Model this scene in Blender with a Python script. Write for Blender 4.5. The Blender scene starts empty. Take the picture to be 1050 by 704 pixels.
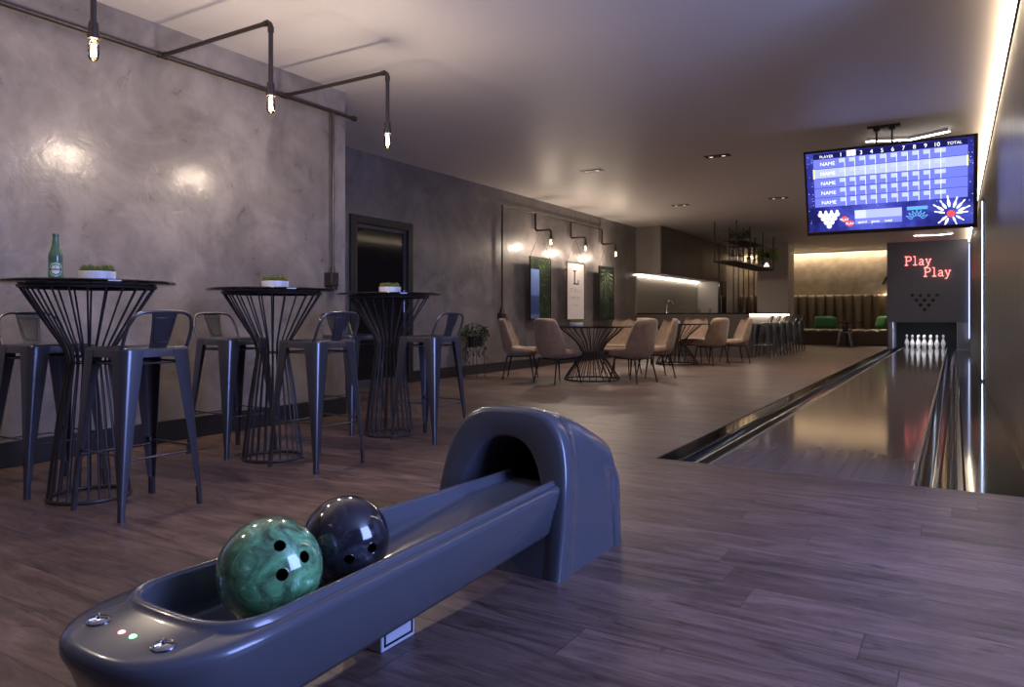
import bpy, bmesh, math, random
from mathutils import Vector, Matrix
random.seed(7)
S = bpy.context.scene
COL = S.collection
PI = math.pi

# ------------------------------------------------------------------ camera, light, exposure
cam = bpy.data.cameras.new('camera'); camo = bpy.data.objects.new('camera', cam); COL.objects.link(camo)
camo.location = (0, 0, 0.9); camo.rotation_euler = (PI/2, 0, math.radians(31.36))
cam.sensor_width = 36; cam.lens = 36*745/1050; cam.shift_y = -28/1050
cam.clip_start = 0.02; cam.clip_end = 100
S.camera = camo
S.view_settings.view_transform = 'Standard'; S.view_settings.look = 'None'
S.view_settings.exposure = 1.12; S.view_settings.gamma = 1.0
try: S.view_settings.use_curve_mapping = False
except Exception: pass
W_ = bpy.data.worlds.new('dusk'); S.world = W_; W_.use_nodes = True
W_.node_tree.nodes['Background'].inputs[0].default_value = (.10, .16, .42, 1)
W_.node_tree.nodes['Background'].inputs[1].default_value = 0.6

WARM = (1.0, .80, .60)
BULB_W = 12.5          # each filament bulb by the bar tables
BULB_W2 = 11.0          # each filament bulb above the pictures
COVE = 14.0            # emission of the warm led strips
ZIG = 14.0              # emission of the angled ceiling lamps
SPOT_W = 85.0          # recessed ceiling spots
SCREEN = 0.65

def area(name, loc, rot, sx, sy, col, watts):
    l = bpy.data.lights.new(name, 'AREA'); l.shape = 'RECTANGLE'; l.size = sx; l.size_y = sy
    l.color = col; l.energy = watts
    o = bpy.data.objects.new(name, l); o.location = loc; o.rotation_euler = rot; COL.objects.link(o); return o
# dusk daylight through the window on the right of the approach (behind the camera's right shoulder)
area('window_daylight', (2.27, 2.2, 1.86), (0, PI/2, 0), 2.1, 1.75, (.30, .41, 1.0), 112)

# ------------------------------------------------------------------ materials
def mat(name, col, rough=.5, metal=0.0, emit=None, es=0.0, spec=None, coat=0.0, alpha=None, trans=0.0):
    m = bpy.data.materials.new(name); m.use_nodes = True
    b = m.node_tree.nodes['Principled BSDF']
    b.inputs['Base Color'].default_value = (*col, 1); b.inputs['Roughness'].default_value = rough
    b.inputs['Metallic'].default_value = metal
    if spec is not None: b.inputs['Specular IOR Level'].default_value = spec
    if coat: b.inputs['Coat Weight'].default_value = coat; b.inputs['Coat Roughness'].default_value = .05
    if trans: b.inputs['Transmission Weight'].default_value = trans
    if emit: b.inputs['Emission Color'].default_value = (*emit, 1); b.inputs['Emission Strength'].default_value = es
    return m
def N(m, t, **kw):
    n = m.node_tree.nodes.new(t)
    for k, v in kw.items():
        if k.startswith('i_'):
            n.inputs[k[2:].replace('_', ' ')].default_value = v
        else: setattr(n, k, v)
    return n
def L(m, a, b): m.node_tree.links.new(a, b)
def ramp(m, fac, stops):
    r = N(m, 'ShaderNodeValToRGB'); L(m, fac, r.inputs[0])
    el = r.color_ramp.elements
    while len(el) < len(stops): el.new(.5)
    for e, (p, c) in zip(el, stops): e.position = p; e.color = (*c, 1)
    return r.outputs[0]
def coords(m, scale=(1,1,1), rot=(0,0,0)):
    t = N(m, 'ShaderNodeTexCoord'); p = N(m, 'ShaderNodeMapping')
    p.inputs['Scale'].default_value = scale; p.inputs['Rotation'].default_value = rot
    L(m, t.outputs['Object'], p.inputs[0]); return p.outputs[0]
def noise(m, co, scale, detail=6, rough=.55, dist=0.0):
    n = N(m, 'ShaderNodeTexNoise'); n.inputs['Scale'].default_value = scale; n.inputs['Detail'].default_value = detail
    n.inputs['Roughness'].default_value = rough; n.inputs['Distortion'].default_value = dist
    L(m, co, n.inputs['Vector']); return n.outputs['Fac']
def bsdf(m): return m.node_tree.nodes['Principled BSDF']
def bump(m, h, s, d=.01, prev=None):
    b = N(m, 'ShaderNodeBump'); b.inputs['Strength'].default_value = s; b.inputs['Distance'].default_value = d
    L(m, h, b.inputs['Height'])
    if prev: L(m, prev, b.inputs['Normal'])
    return b.outputs[0]
def mix(m, fac, a, b, mode='MIX'):
    n = N(m, 'ShaderNodeMix'); n.data_type = 'RGBA'; n.blend_type = mode
    for sock, v in ((n.inputs[0], fac), (n.inputs[6], a), (n.inputs[7], b)):
        if hasattr(v, 'links'): L(m, v, sock)
        elif isinstance(v, (int, float)): sock.default_value = v
        else: sock.default_value = (*v, 1)
    return n.outputs[2]
def emis(name, col, s):
    m = bpy.data.materials.new(name); m.use_nodes = True; nt = m.node_tree; nt.nodes.clear()
    e = nt.nodes.new('ShaderNodeEmission'); e.inputs[0].default_value = (*col, 1); e.inputs[1].default_value = s
    o = nt.nodes.new('ShaderNodeOutputMaterial'); nt.links.new(e.outputs[0], o.inputs[0]); return m
def rgb(r, g, b):
    f = lambda c: (c/255/12.92 if c/255 <= .04045 else ((c/255+.055)/1.055)**2.4)
    return (f(r), f(g), f(b))

def plaster(name, c0, c1, c2, rough=.36, s=1.0):
    m = mat(name, c1, rough, coat=.35)
    bsdf(m).inputs['Coat Roughness'].default_value = .13
    co = coords(m)
    n1 = noise(m, co, 1.5*s, 8, .62, .9); n2 = noise(m, co, 5*s, 8, .6, .6)
    a = ramp(m, n1, [(.36, c0), (.5, c1), (.64, c2)])
    b = ramp(m, n2, [(.36, (.80,.80,.80)), (.6, (1.0,1.0,1.0))])
    L(m, mix(m, 1.0, a, b, 'MULTIPLY'), bsdf(m).inputs['Base Color'])
    r = N(m, 'ShaderNodeMapRange'); L(m, n2, r.inputs[0]); r.inputs[1].default_value = .3; r.inputs[2].default_value = .7
    r.inputs[3].default_value = rough-.1; r.inputs[4].default_value = rough+.14
    L(m, r.outputs[0], bsdf(m).inputs['Roughness'])
    nb = bump(m, n2, .25, .02, bump(m, noise(m, co, 26, 5), .15, .004))
    L(m, nb, bsdf(m).inputs['Normal']); L(m, nb, bsdf(m).inputs['Coat Normal'])
    return m
M = {}
M['plaster'] = plaster('polished_plaster', rgb(108,101,98), rgb(126,118,113), rgb(142,134,128), .34)
M['plaster_dark'] = plaster('grey_plaster', rgb(98,93,94), rgb(112,106,107), rgb(126,119,119), .40)
M['plaster_tan'] = plaster('tan_plaster', rgb(150,136,116), rgb(172,156,134), rgb(186,171,148), .6, .8)
M['ceiling'] = mat('ceiling_paint', rgb(222,215,213), .5)
M['skirt'] = mat('baseboard_black', rgb(34,34,38), .35)
M['plain'] = mat('plain_wall', rgb(110,104,104), .7)

def wood_floor():
    m = mat('oak_plank_floor', (.2,.15,.12), .40)
    co = coords(m)
    def mth(op, a, b=None):
        k = N(m, 'ShaderNodeMath', operation=op)
        for i, v in enumerate((a, b)):
            if v is None: continue
            if hasattr(v, 'links'): L(m, v, k.inputs[i])
            else: k.inputs[i].default_value = v
        return k.outputs[0]
    sp = N(m, 'ShaderNodeSeparateXYZ'); L(m, co, sp.inputs[0])
    PW, PL = .19, 1.7
    row = mth('FLOOR', mth('DIVIDE', sp.outputs['Y'], PW))
    wn = N(m, 'ShaderNodeTexWhiteNoise'); wn.noise_dimensions = '1D'; L(m, row, wn.inputs['W'])
    xs = mth('ADD', sp.outputs['X'], mth('MULTIPLY', wn.outputs['Value'], PL*3))      # each row of boards starts at its own place
    colm = mth('FLOOR', mth('DIVIDE', xs, PL))
    cv = N(m, 'ShaderNodeCombineXYZ'); L(m, row, cv.inputs[0]); L(m, colm, cv.inputs[1])
    wb = N(m, 'ShaderNodeTexWhiteNoise'); wb.noise_dimensions = '2D'; L(m, cv.outputs[0], wb.inputs['Vector'])
    fx = mth('FRACT', mth('DIVIDE', xs, PL)); fy = mth('FRACT', mth('DIVIDE', sp.outputs['Y'], PW))
    ex = mth('MULTIPLY', mth('MINIMUM', fx, mth('SUBTRACT', 1.0, fx)), PL); ey = mth('MULTIPLY', mth('MINIMUM', fy, mth('SUBTRACT', 1.0, fy)), PW)
    edge = N(m, 'ShaderNodeMapRange'); L(m, mth('MINIMUM', ex, ey), edge.inputs[0]); edge.inputs[1].default_value = .0004; edge.inputs[2].default_value = .0022
    sh = N(m, 'ShaderNodeVectorMath'); sh.operation = 'MULTIPLY_ADD'
    L(m, wb.outputs['Color'], sh.inputs[0]); sh.inputs[1].default_value = (37, 23, 9); L(m, co, sh.inputs[2])
    def mapped(sc):
        mp = N(m, 'ShaderNodeMapping'); mp.inputs['Scale'].default_value = sc; L(m, sh.outputs[0], mp.inputs[0]); return mp.outputs[0]
    g1 = noise(m, mapped((1.3, 7, 1)), 1.7, 10, .68, 1.1)
    g2 = noise(m, mapped((3.5, 75, 1)), 2.2, 6, .7, .4)
    g3 = noise(m, mapped((2.2, 9, 1)), 1.9, 4, .6, 1.2)
    g4 = noise(m, mapped((1.2, 34, 1)), 2.0, 5, .6, 1.6)
    base = ramp(m, g1, [(.30, rgb(66,51,46)), (.45, rgb(99,79,71)), (.57, rgb(118,96,87)), (.72, rgb(137,114,104))])
    knots = ramp(m, g3, [(.30, (.42,.40,.40)), (.40, (1,1,1))])
    fine = ramp(m, g2, [(.33, (.72,.71,.71)), (.55, (1.03,1.03,1.03))])
    crack = ramp(m, g4, [(.33, (.60,.58,.57)), (.42, (1,1,1))])
    tone = ramp(m, wb.outputs['Value'], [(0, (.70,.69,.70)), (.5, (.92,.91,.91)), (1, (1.16,1.14,1.14))])
    c = base
    for k in (knots, fine, crack, tone): c = mix(m, 1, c, k, 'MULTIPLY')
    seam = ramp(m, edge.outputs[0], [(0, (.40,.38,.38)), (1, (1,1,1))])
    L(m, mix(m, 1, c, seam, 'MULTIPLY'), bsdf(m).inputs['Base Color'])
    L(m, bump(m, g2, .12, .003, bump(m, edge.outputs[0], .4, .002)), bsdf(m).inputs['Normal'])
    return m
M['floor'] = wood_floor()
def lane_wood():
    m = mat('oiled_lane_boards', rgb(94,84,80), .10, spec=.2)
    co = coords(m, (1, .15, 1))
    br = N(m, 'ShaderNodeTexBrick'); L(m, coords(m, (1,1,1), (0,0,PI/2)), br.inputs['Vector'])
    br.inputs['Scale'].default_value = 1; br.inputs['Brick Width'].default_value = 4.; br.inputs['Row Height'].default_value = .027
    br.inputs['Mortar Size'].default_value = .0004
    br.inputs['Color1'].default_value = (*rgb(116,106,102),1); br.inputs['Color2'].default_value = (*rgb(128,117,111),1); br.inputs['Mortar'].default_value = (*rgb(100,90,86),1)
    L(m, br.outputs['Color'], bsdf(m).inputs['Base Color']); return m
M['lane'] = lane_wood()
M['gutter'] = mat('gutter_plastic', rgb(30,30,36), .12, spec=.35)
M['gloss_black'] = mat('gloss_black', rgb(16,16,18), .07)
M['cap'] = mat('capping', rgb(50,48,50), .18)
def wavy():
    m = mat('rippled_dark_wall', rgb(62,55,52), .36)
    co = coords(m, (1, 1.2, .55))
    L(m, bump(m, noise(m, co, 11, 3, .5, .3), .35, .03), bsdf(m).inputs['Normal'])
    L(m, ramp(m, noise(m, coords(m, (1,2,.5)), 3, 5), [(.35, rgb(70,66,65)), (.65, rgb(94,89,87))]), bsdf(m).inputs['Base Color'])
    return m
M['ripple'] = wavy()
M['led_warm'] = emis('led_warm', (1.0, .74, .46), COVE)
M['led_lane'] = emis('led_lane', (1.0, .78, .54), 9.0)
M['led_cove'] = emis('led_cove', (1.0, .82, .60), 30.0)
M['led_kitchen'] = emis('led_kitchen', (1.0, .88, .72), 30.0)
M['led_bar'] = emis('led_bar', (1.0, .88, .72), 16.0)
M['led_cool'] = emis('led_cool', (.62, .74, 1.0), 5.0)
M['led_zig'] = emis('led_white', (1.0, .93, .84), ZIG)
M['led_zig_dim'] = emis('led_white_dim', (1.0, .90, .78), 2.5)
M['gun'] = mat('gunmetal', rgb(100,99,104), .30, .75)
M['gun_dark'] = mat('gunmetal_dark', rgb(78,77,82), .36, .65)
M['wire'] = mat('black_wire', rgb(62,57,57), .42, .2)
M['pipe'] = mat('iron_pipe', rgb(68,60,57), .42, .6)
M['glass_black'] = mat('black_glass', rgb(10,10,13), .05)
M['chrome'] = mat('chrome', rgb(200,200,205), .12, 1)
M['steel'] = mat('brushed_steel', rgb(170,170,175), .3, 1)
M['blackplastic'] = mat('black_plastic', rgb(20,20,22), .4)
M['matte_dark'] = mat('matte_dark', rgb(36,33,34), .55)
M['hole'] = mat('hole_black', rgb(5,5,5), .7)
M['white'] = mat('white_ceramic', rgb(205,205,210), .4)
M['soil'] = mat('soil', rgb(40,34,28), .9)
M['leaf'] = mat('leaf_green', rgb(96,104,40), .5)
M['leaf_dark'] = mat('leaf_dark', rgb(70,78,56), .55)
M['leaf_lime'] = mat('leaf_lime', rgb(110,140,50), .5)
def bulb_glass():
    m = bpy.data.materials.new('bulb_glass'); m.use_nodes = True; nt = m.node_tree; nt.nodes.clear()
    t = nt.nodes.new('ShaderNodeBsdfTransparent'); t.inputs[0].default_value = (1,.95,.88,1)
    g = nt.nodes.new('ShaderNodeBsdfGlossy'); g.inputs['Roughness'].default_value = .03
    f = nt.nodes.new('ShaderNodeFresnel'); f.inputs[0].default_value = 1.35
    x = nt.nodes.new('ShaderNodeMixShader'); o = nt.nodes.new('ShaderNodeOutputMaterial')
    nt.links.new(f.outputs[0], x.inputs[0]); nt.links.new(t.outputs[0], x.inputs[1]); nt.links.new(g.outputs[0], x.inputs[2]); nt.links.new(x.outputs[0], o.inputs[0])
    return m
M['bulb'] = bulb_glass()
M['filament'] = emis('glowing_filament', (1.0, .72, .42), 26)
M['return'] = mat('ball_return_shell', rgb(78,80,87), .24, .05, spec=.45, coat=.35)
M['cabinet'] = mat('taupe_cabinet', rgb(108,101,97), .42)
M['pillar'] = mat('pillar_paint', rgb(165,154,148), .5)
M['cabinet_dark'] = mat('dark_cabinet', rgb(80,71,67), .45)
M['splash'] = mat('backsplash', rgb(150,142,134), .25)
M['mask'] = mat('mask_panel', rgb(102,107,130), .5)
M['sofa'] = mat('brown_leather', rgb(124,110,92), .42)
M['green_cloth'] = mat('green_velvet', rgb(52,112,66), .8)

def marble(name, stops, sc):
    m = mat(name, (.1,.2,.1), .12, coat=.8)
    co = coords(m)
    n = noise(m, co, sc, 9, .65, 2.2)
    L(m, ramp(m, n, stops), bsdf(m).inputs['Base Color']); return m
M['ball_green'] = marble('green_marbled_resin', [(.30, rgb(36,54,38)), (.42, rgb(80,112,78)), (.52, rgb(98,156,106)), (.60, rgb(110,178,124)), (.70, rgb(195,228,195))], 13)
M['ball_black'] = marble('black_marbled_resin', [(.35, rgb(22,22,26)), (.52, rgb(44,43,50)), (.62, rgb(64,62,70)), (.72, rgb(120,118,128))], 8)
def suede(name, c):
    m = mat(name, c, .8); co = coords(m)
    n = noise(m, co, 14, 5)
    L(m, ramp(m, n, [(.35, tuple(x*.82 for x in c)), (.65, tuple(x*1.12 for x in c))]), bsdf(m).inputs['Base Color'])
    bsdf(m).inputs['Sheen Weight'].default_value = .3
    return m
M['suede'] = suede('tan_suede', rgb(142,117,97))

# ------------------------------------------------------------------ mesh helpers
class MB:
    def __init__(s): s.v = []; s.f = []
    def add(s, vs, fs):
        o = len(s.v); s.v += [tuple(v) for v in vs]; s.f += [tuple(i+o for i in f) for f in fs]; return s
    def box(s, x0, x1, y0, y1, z0, z1):
        return s.add([(x0,y0,z0),(x1,y0,z0),(x1,y1,z0),(x0,y1,z0),(x0,y0,z1),(x1,y0,z1),(x1,y1,z1),(x0,y1,z1)],
                     [(0,3,2,1),(4,5,6,7),(0,1,5,4),(1,2,6,5),(2,3,7,6),(3,0,4,7)])
    def loft(s, rings, closed=True, cap0=False, cap1=False, loop=False):
        n = len(rings[0]); vs = [p for r in rings for p in r]; fs = []
        m = len(rings)
        for i in range(m if loop else m-1):
            a, b = i*n, ((i+1) % m)*n
            for j in range(n if closed else n-1):
                k = (j+1) % n; fs.append((a+j, a+k, b+k, b+j))
        if cap0: fs.append(tuple(range(n-1, -1, -1)))
        if cap1: fs.append(tuple((m-1)*n+j for j in range(n)))
        return s.add(vs, fs)
    def tube(s, pts, r, n=8, closed=False, radii=None):
        P = [Vector(p) for p in pts]; m = len(P); rings = []
        def tan(i):
            if closed: return (P[(i+1) % m]-P[i-1]).normalized()
            if i == 0: return (P[1]-P[0]).normalized()
            if i == m-1: return (P[-1]-P[-2]).normalized()
            return ((P[i+1]-P[i]).normalized()+(P[i]-P[i-1]).normalized()).normalized()
        t0 = tan(0); up = Vector((0,0,1)) if abs(t0.z) < .9 else Vector((1,0,0))
        u = t0.cross(up).normalized()
        for i in range(m):
            t = tan(i); u = (u - t*u.dot(t)).normalized(); w = t.cross(u)
            rr = radii[i] if radii else r
            rings.append([P[i]+u*(rr*math.cos(2*PI*k/n))+w*(rr*math.sin(2*PI*k/n)) for k in range(n)])
        return s.loft(rings, True, not closed, not closed, loop=closed)
    def lathe(s, prof, n=24, c=(0,0,0), cap=True):
        rings = [[(c[0]+r*math.cos(2*PI*k/n), c[1]+r*math.sin(2*PI*k/n), c[2]+z) for k in range(n)] for r, z in prof]
        return s.loft(rings, True, cap, cap)
    def xform(s, mx):
        s.v = [tuple(mx @ Vector(v)) for v in s.v]; return s
    def mesh(s, name, m, smooth=35):
        me = bpy.data.meshes.new(name); me.from_pydata(s.v, [], s.f); me.validate(); me.update()
        bm = bmesh.new(); bm.from_mesh(me); bmesh.ops.recalc_face_normals(bm, faces=bm.faces); bm.to_mesh(me); bm.free()
        if m: me.materials.append(m)
        if smooth is not None:
            me.polygons.foreach_set('use_smooth', [True]*len(me.polygons)); me.set_sharp_from_angle(angle=math.radians(smooth))
        return me
    def build(s, name, m, parent=None, smooth=35, bevel=0.0, subsurf=0, solid=0.0):
        o = bpy.data.objects.new(name, s.mesh(name, m, smooth)); COL.objects.link(o)
        if parent: o.parent = parent
        if solid: d = o.modifiers.new('s', 'SOLIDIFY'); d.thickness = solid; d.offset = 0
        if bevel:
            d = o.modifiers.new('b', 'BEVEL'); d.width = bevel; d.segments = 2; d.limit_method = 'ANGLE'; d.harden_normals = False
        if subsurf: d = o.modifiers.new('u', 'SUBSURF'); d.levels = d.render_levels = subsurf
        return o
def B(x0, x1, y0, y1, z0, z1): return MB().box(x0, x1, y0, y1, z0, z1)
def tag(o, label=None, cat=None, group=None, kind=None):
    if label: o['label'] = label
    if cat: o['category'] = cat
    if group: o['group'] = group
    if kind: o['kind'] = kind
    return o
def thing(name, loc, label, cat, group=None, rz=0):
    o = bpy.data.objects.new(name, None); COL.objects.link(o); o.location = loc; o.rotation_euler = (0,0,rz)
    o.empty_display_size = .1
    return tag(o, label, cat, group)
def share(name, me, parent, loc=(0,0,0), rz=0):
    o = bpy.data.objects.new(name, me); COL.objects.link(o); o.parent = parent; o.location = loc; o.rotation_euler = (0,0,rz); return o
def dup(root, loc, rz, label, group=None):
    r = root.copy(); COL.objects.link(r); r.location = loc; r.rotation_euler = (0,0,rz); r['label'] = label
    if group: r['group'] = group
    for ch in list(root.children):
        c = ch.copy(); COL.objects.link(c); c.parent = r
        for g in list(ch.children):
            d = g.copy(); COL.objects.link(d); d.parent = c
    return r
def struct(o, label=None):
    o['kind'] = 'structure'
    if label: o['label'] = label
    return o
def smooth_path(pts, k=6):
    P = [Vector(p) for p in pts]; out = []
    for i in range(len(P)-1):
        a = P[max(i-1,0)]; b = P[i]; c = P[i+1]; d = P[min(i+2,len(P)-1)]
        for j in range(k):
            t = j/k
            out.append(.5*((2*b)+(c-a)*t+(2*a-5*b+4*c-d)*t*t+(3*b-a-3*c+d)*t**3))
    out.append(P[-1]); return out
def rrect(hx, hy, r, k=6, cx=0, cy=0):
    pts = []
    for sx, sy, a0 in ((1,1,0),(-1,1,PI/2),(-1,-1,PI),(1,-1,3*PI/2)):
        for i in range(k+1):
            a = a0+PI/2*i/k; pts.append((cx+sx*(hx-r)+r*math.cos(a), cy+sy*(hy-r)+r*math.sin(a)))
    return pts
def point(name, loc, col, watts, r=.02, parent=None):
    l = bpy.data.lights.new(name, 'POINT'); l.color = col; l.energy = watts; l.shadow_soft_size = r
    o = bpy.data.objects.new(name, l); o.location = loc; COL.objects.link(o)
    if parent: o.parent = parent
    return o

# ------------------------------------------------------------------ the setting
CZ = 2.97
XW, XR, XL = -4.82, -6.35, .35          # near wall, recessed wall, lane-side wall
YF, YM, YB = 4.41, 23.05, 25.4          # foul line, pin mask, far wall
fl = MB().box(XW-.1, 2.4, -3.3, YF, -.12, 0); fl.box(XR-.1, -1.62, YF, YB+.2, -.12, 0)
struct(fl.build('floor', M['floor'], smooth=None), 'brown grey wood plank floor')
struct(B(XR-.2, 2.5, -3.4, YB+.3, CZ, CZ+.12).build('ceiling', M['ceiling'], smooth=None), 'plain pale ceiling')
struct(B(XR-.2, XW, -3.3, 4.94, -.1, CZ).build('wall_left', M['plaster'], smooth=None), 'mottled polished plaster wall behind the bar tables')
wr = MB()   # recessed wall with the doorway cut out
wr.box(XR-.2, XR, 4.94, 6.6, -.1, CZ); wr.box(XR-.2, XR, 7.76, YB+.2, -.1, CZ); wr.box(XR-.2, XR, 6.6, 7.76, 2.14, CZ)
struct(wr.build('wall_left_recess', M['plaster_dark'], smooth=None), 'grey plaster wall behind the dining tables')
struct(B(XR-.2, XL+.2, YB, YB+.2, -.1, CZ).build('wall_back', M['plaster_tan'], smooth=None), 'tan wall above the long sofa')
struct(B(XL, XL+.2, YF-.06, YB+.2, -.1, CZ).build('wall_right', M['ripple'], smooth=None), 'dark rippled glossy wall beside the bowling lane')
struct(B(XL+.2, 2.4, YF-.06, YF+.14, -.1, CZ).build('wall_right_return', M['plain'], smooth=None))
w = MB(); w.box(2.3, 2.5, -3.3, 1.3, -.1, CZ); w.box(2.3, 2.5, 3.1, YF+.1, -.1, CZ); w.box(2.3, 2.5, 1.3, 3.1, -.1, .78); w.box(2.3, 2.5, 1.3, 3.1, 2.94, CZ)
struct(w.build('wall_right_window', M['plain'], smooth=None))
struct(B(XR-.2, 2.5, -3.5, -3.3, -.1, CZ).build('wall_front', M['plain'], smooth=None))
w = MB(); w.box(2.36,2.42,1.3,1.36,.78,2.94); w.box(2.36,2.42,3.04,3.1,.78,2.94); w.box(2.36,2.42,1.3,3.1,.78,.84); w.box(2.36,2.42,1.3,3.1,2.88,2.94); w.box(2.36,2.42,2.175,2.225,.78,2.94)
struct(w.build('window_1', M['matte_dark'], smooth=None))
sk = MB(); sk.box(XW, XW+.018, -3.3, 4.94, 0, .155)
struct(sk.build('baseboard_left', M['skirt'], bevel=.004))
sk = MB(); sk.box(XR, XR+.018, 4.94, 6.58, 0, .155); sk.box(XR, XR+.018, 7.78, 15.9, 0, .155)
struct(sk.build('baseboard_left_recess', M['skirt'], bevel=.004))
d = MB(); d.box(XR-.06, XR+.03, 6.58, 6.68, 0, 2.16); d.box(XR-.06, XR+.03, 7.68, 7.78, 0, 2.16); d.box(XR-.06, XR+.03, 6.68, 7.68, 2.06, 2.16)
dr = struct(d.build('door_1', M['skirt'], bevel=.005), 'dark framed glass door in the grey wall')
B(XR-.05, XR-.03, 6.72, 7.64, .06, 2.02).build('door_glass', mat('door_glass', rgb(30,28,28), .08, spec=.22), dr)
dd = MB(); dd.box(XR-.055, XR-.01, 6.68, 6.73, 0, 2.06); dd.box(XR-.055, XR-.01, 7.63, 7.68, 0, 2.06); dd.box(XR-.055, XR-.01, 6.73, 7.63, 0, .09); dd.box(XR-.055, XR-.01, 6.73, 7.63, 2.01, 2.06)
dd.build('door_leaf_frame', mat('door_leaf', rgb(66,64,70), .35), dr, bevel=.004)
MB().tube([(XR+.03,7.58,.95),(XR+.03,7.58,1.25)], .012, 10).build('door_handle', M['steel'], dr)
struct(B(-4.84, -3.99, 21.45, 22.3, 0, CZ).build('pillar', M['pillar'], bevel=.008), 'square taupe pillar at the end of the bar')

# led strips of the room: warm along the ceiling edge by the lane, warm cove above the sofa, cool upright on the lane wall
def led(name, bx, m, label, cat, housing=None):
    o = bx.build(name, m, smooth=None); tag(o, label, cat)
    if housing: housing.build('led_channel', M['matte_dark'], o, smooth=None)
    return o
led('led_strip', B(XL-.035, XL-.012, YF-.05, 22.98, CZ-.07, CZ-.045), M['led_lane'], 'long warm led strip at the ceiling edge above the lane wall', 'led strip',
    B(XL-.012, XL, YF-.05, 22.98, CZ-.09, CZ))
led('led_strip', B(-3.98, -1.68, YB-.19, YB-.16, CZ-.02, CZ-.003), M['led_cove'], 'warm led strip at the ceiling above the brown sofa', 'led strip')
led('led_strip', B(-6.3, -3.99, YB-.19, YB-.16, CZ-.02, CZ-.003), M['led_cove'], 'warm led strip on the far wall behind the slat screen and pillar', 'led strip')
struct(B(-6.34, -1.645, YB-.26, YB-.24, CZ-.04, CZ).build('strip_shield_1', M['ceiling'], smooth=None), 'slim lip added along the ceiling to shield the far wall led strips')  # added lip, keeps the bare led strips out of sight and lane reflection
led('led_strip', B(XL-.025, XL-.004, 12.05, 12.11, .02, 2.5), M['led_cool'], 'upright cool white led strip on the dark lane wall', 'led strip',
    B(XL-.018, XL, 12.02, 12.14, 0, 2.53))
led('led_strip', B(XL-.03, XL-.01, YM-.05, YM-.02, .3, 2.85), emis('led_corner', (.58,.68,1), 1.0), 'upright led strip in the corner beside the pin mask', 'led strip')

# ------------------------------------------------------------------ bowling lane
ln = thing('bowling_lane', (0, YF, 0), 'glossy bowling lane with dark gutters running to the pins', 'bowling lane')
def lb(bx, name, m, **k):
    o = bx.build(name, m, ln, **k); o.location = (0, -YF, 0); return o
Z0 = -.012
lb(B(-1.28, -.20, YF+.002, 24.6, -.1, Z0), 'lane_bed', M['lane'], smooth=None)
def gutter(x0, x1):
    g = MB(); rings = []
    for y in (YF+.002, 24.6):
        r = [(x0, y, Z0-.002)]
        for i in range(13):
            a = PI*i/12; r.append(((x0+x1)/2-(x1-x0-.02)/2*math.cos(a), y, Z0-.004-.075*math.sin(a)))
        r.append((x1, y, Z0-.002)); rings.append(r)
    g.loft(rings, False); return g
lb(gutter(-1.49, -1.28), 'gutter', M['gutter']); lb(gutter(-.20, .01), 'gutter', M['gutter'])
lb(B(-1.30, -1.275, YF+.002, 24.6, -.1, Z0+.004), 'lane_edge_strip', M['steel'], bevel=.003)
lb(B(-.205, -.185, YF+.002, 24.6, -.1, Z0+.004), 'lane_edge_strip', M['steel'], bevel=.003)
cp = MB(); cp.box(-1.62, -1.49, YF+.002, YM, -.1, Z0+.006); lb(cp, 'capping', M['gloss_black'], bevel=.004)
cp = MB(); cp.box(0, .05, YF+.002, YM, -.1, Z0+.008); lb(cp, 'capping', M['cap'], bevel=.012)
cp = MB(); cp.box(.05, XL-.002, YF+.002, YM, -.1, Z0); lb(cp, 'side_deck', M['gloss_black'], smooth=None)

# pin deck enclosure with mask, neon and pins
pm = thing('pin_mask', (-.64, YM, 0), 'grey blue mask wall above the pins, reaching the ceiling', 'pin mask')
def pb(bx, name, m, par=pm, **k):
    o = bx.build(name, m, par, **k)
    if par is pm: o.location = (.64, -YM, 0)
    return o
pb(B(-1.64, XL, YM, YM+.1, .73, CZ), 'mask_panel', M['mask'], bevel=.004)
ms_ = mat('mask_side', rgb(140,144,166), .4)
pb(B(-1.6, -1.5, YM+.03, YM+1.9, -.01, .73), 'side_panel', ms_, bevel=.004); pb(B(.05, XL, YM+.03, YM+1.9, -.01, .73), 'side_panel', ms_, bevel=.004)
i_ = MB(); i_.box(-1.5, .05, YM+1.7, YM+1.75, -.1, .73); i_.box(-1.6, XL, YM+.1, YM+1.9, .785, .80); pb(i_, 'pit_lining', M['hole'], smooth=None)
pb(B(-1.64, -1.6, YM+.1, YB, 0, CZ), 'return_panel', M['mask'], smooth=None)
pb(B(-1.4, -.05, YM+.12, YM+.20, .742, .757), 'pit_fill_light', emis('pit_fill_light', (.85,.9,1), 22.0), smooth=None)  # unseen glowing strip added behind the mask edge to brighten the pins
k_ = 0
for r_, (z, n) in enumerate(((1.485,4),(1.345,3),(1.21,2),(1.085,1))):
    for j in range(n):
        x = -.71+(j-(n-1)/2)*.2
        kb = MB().lathe([(.0,0),(.046,0),(.046,.02),(.03,.035),(.0,.037)], 16, cap=False).xform(Matrix.Translation((x, YM, z)) @ Matrix.Rotation(PI/2, 4, 'X'))
        pb(kb, 'round_stud', mat('stud', rgb(26,26,30), .3) if k_ == 0 else bpy.data.materials['stud'], smooth=40); k_ += 1

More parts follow.
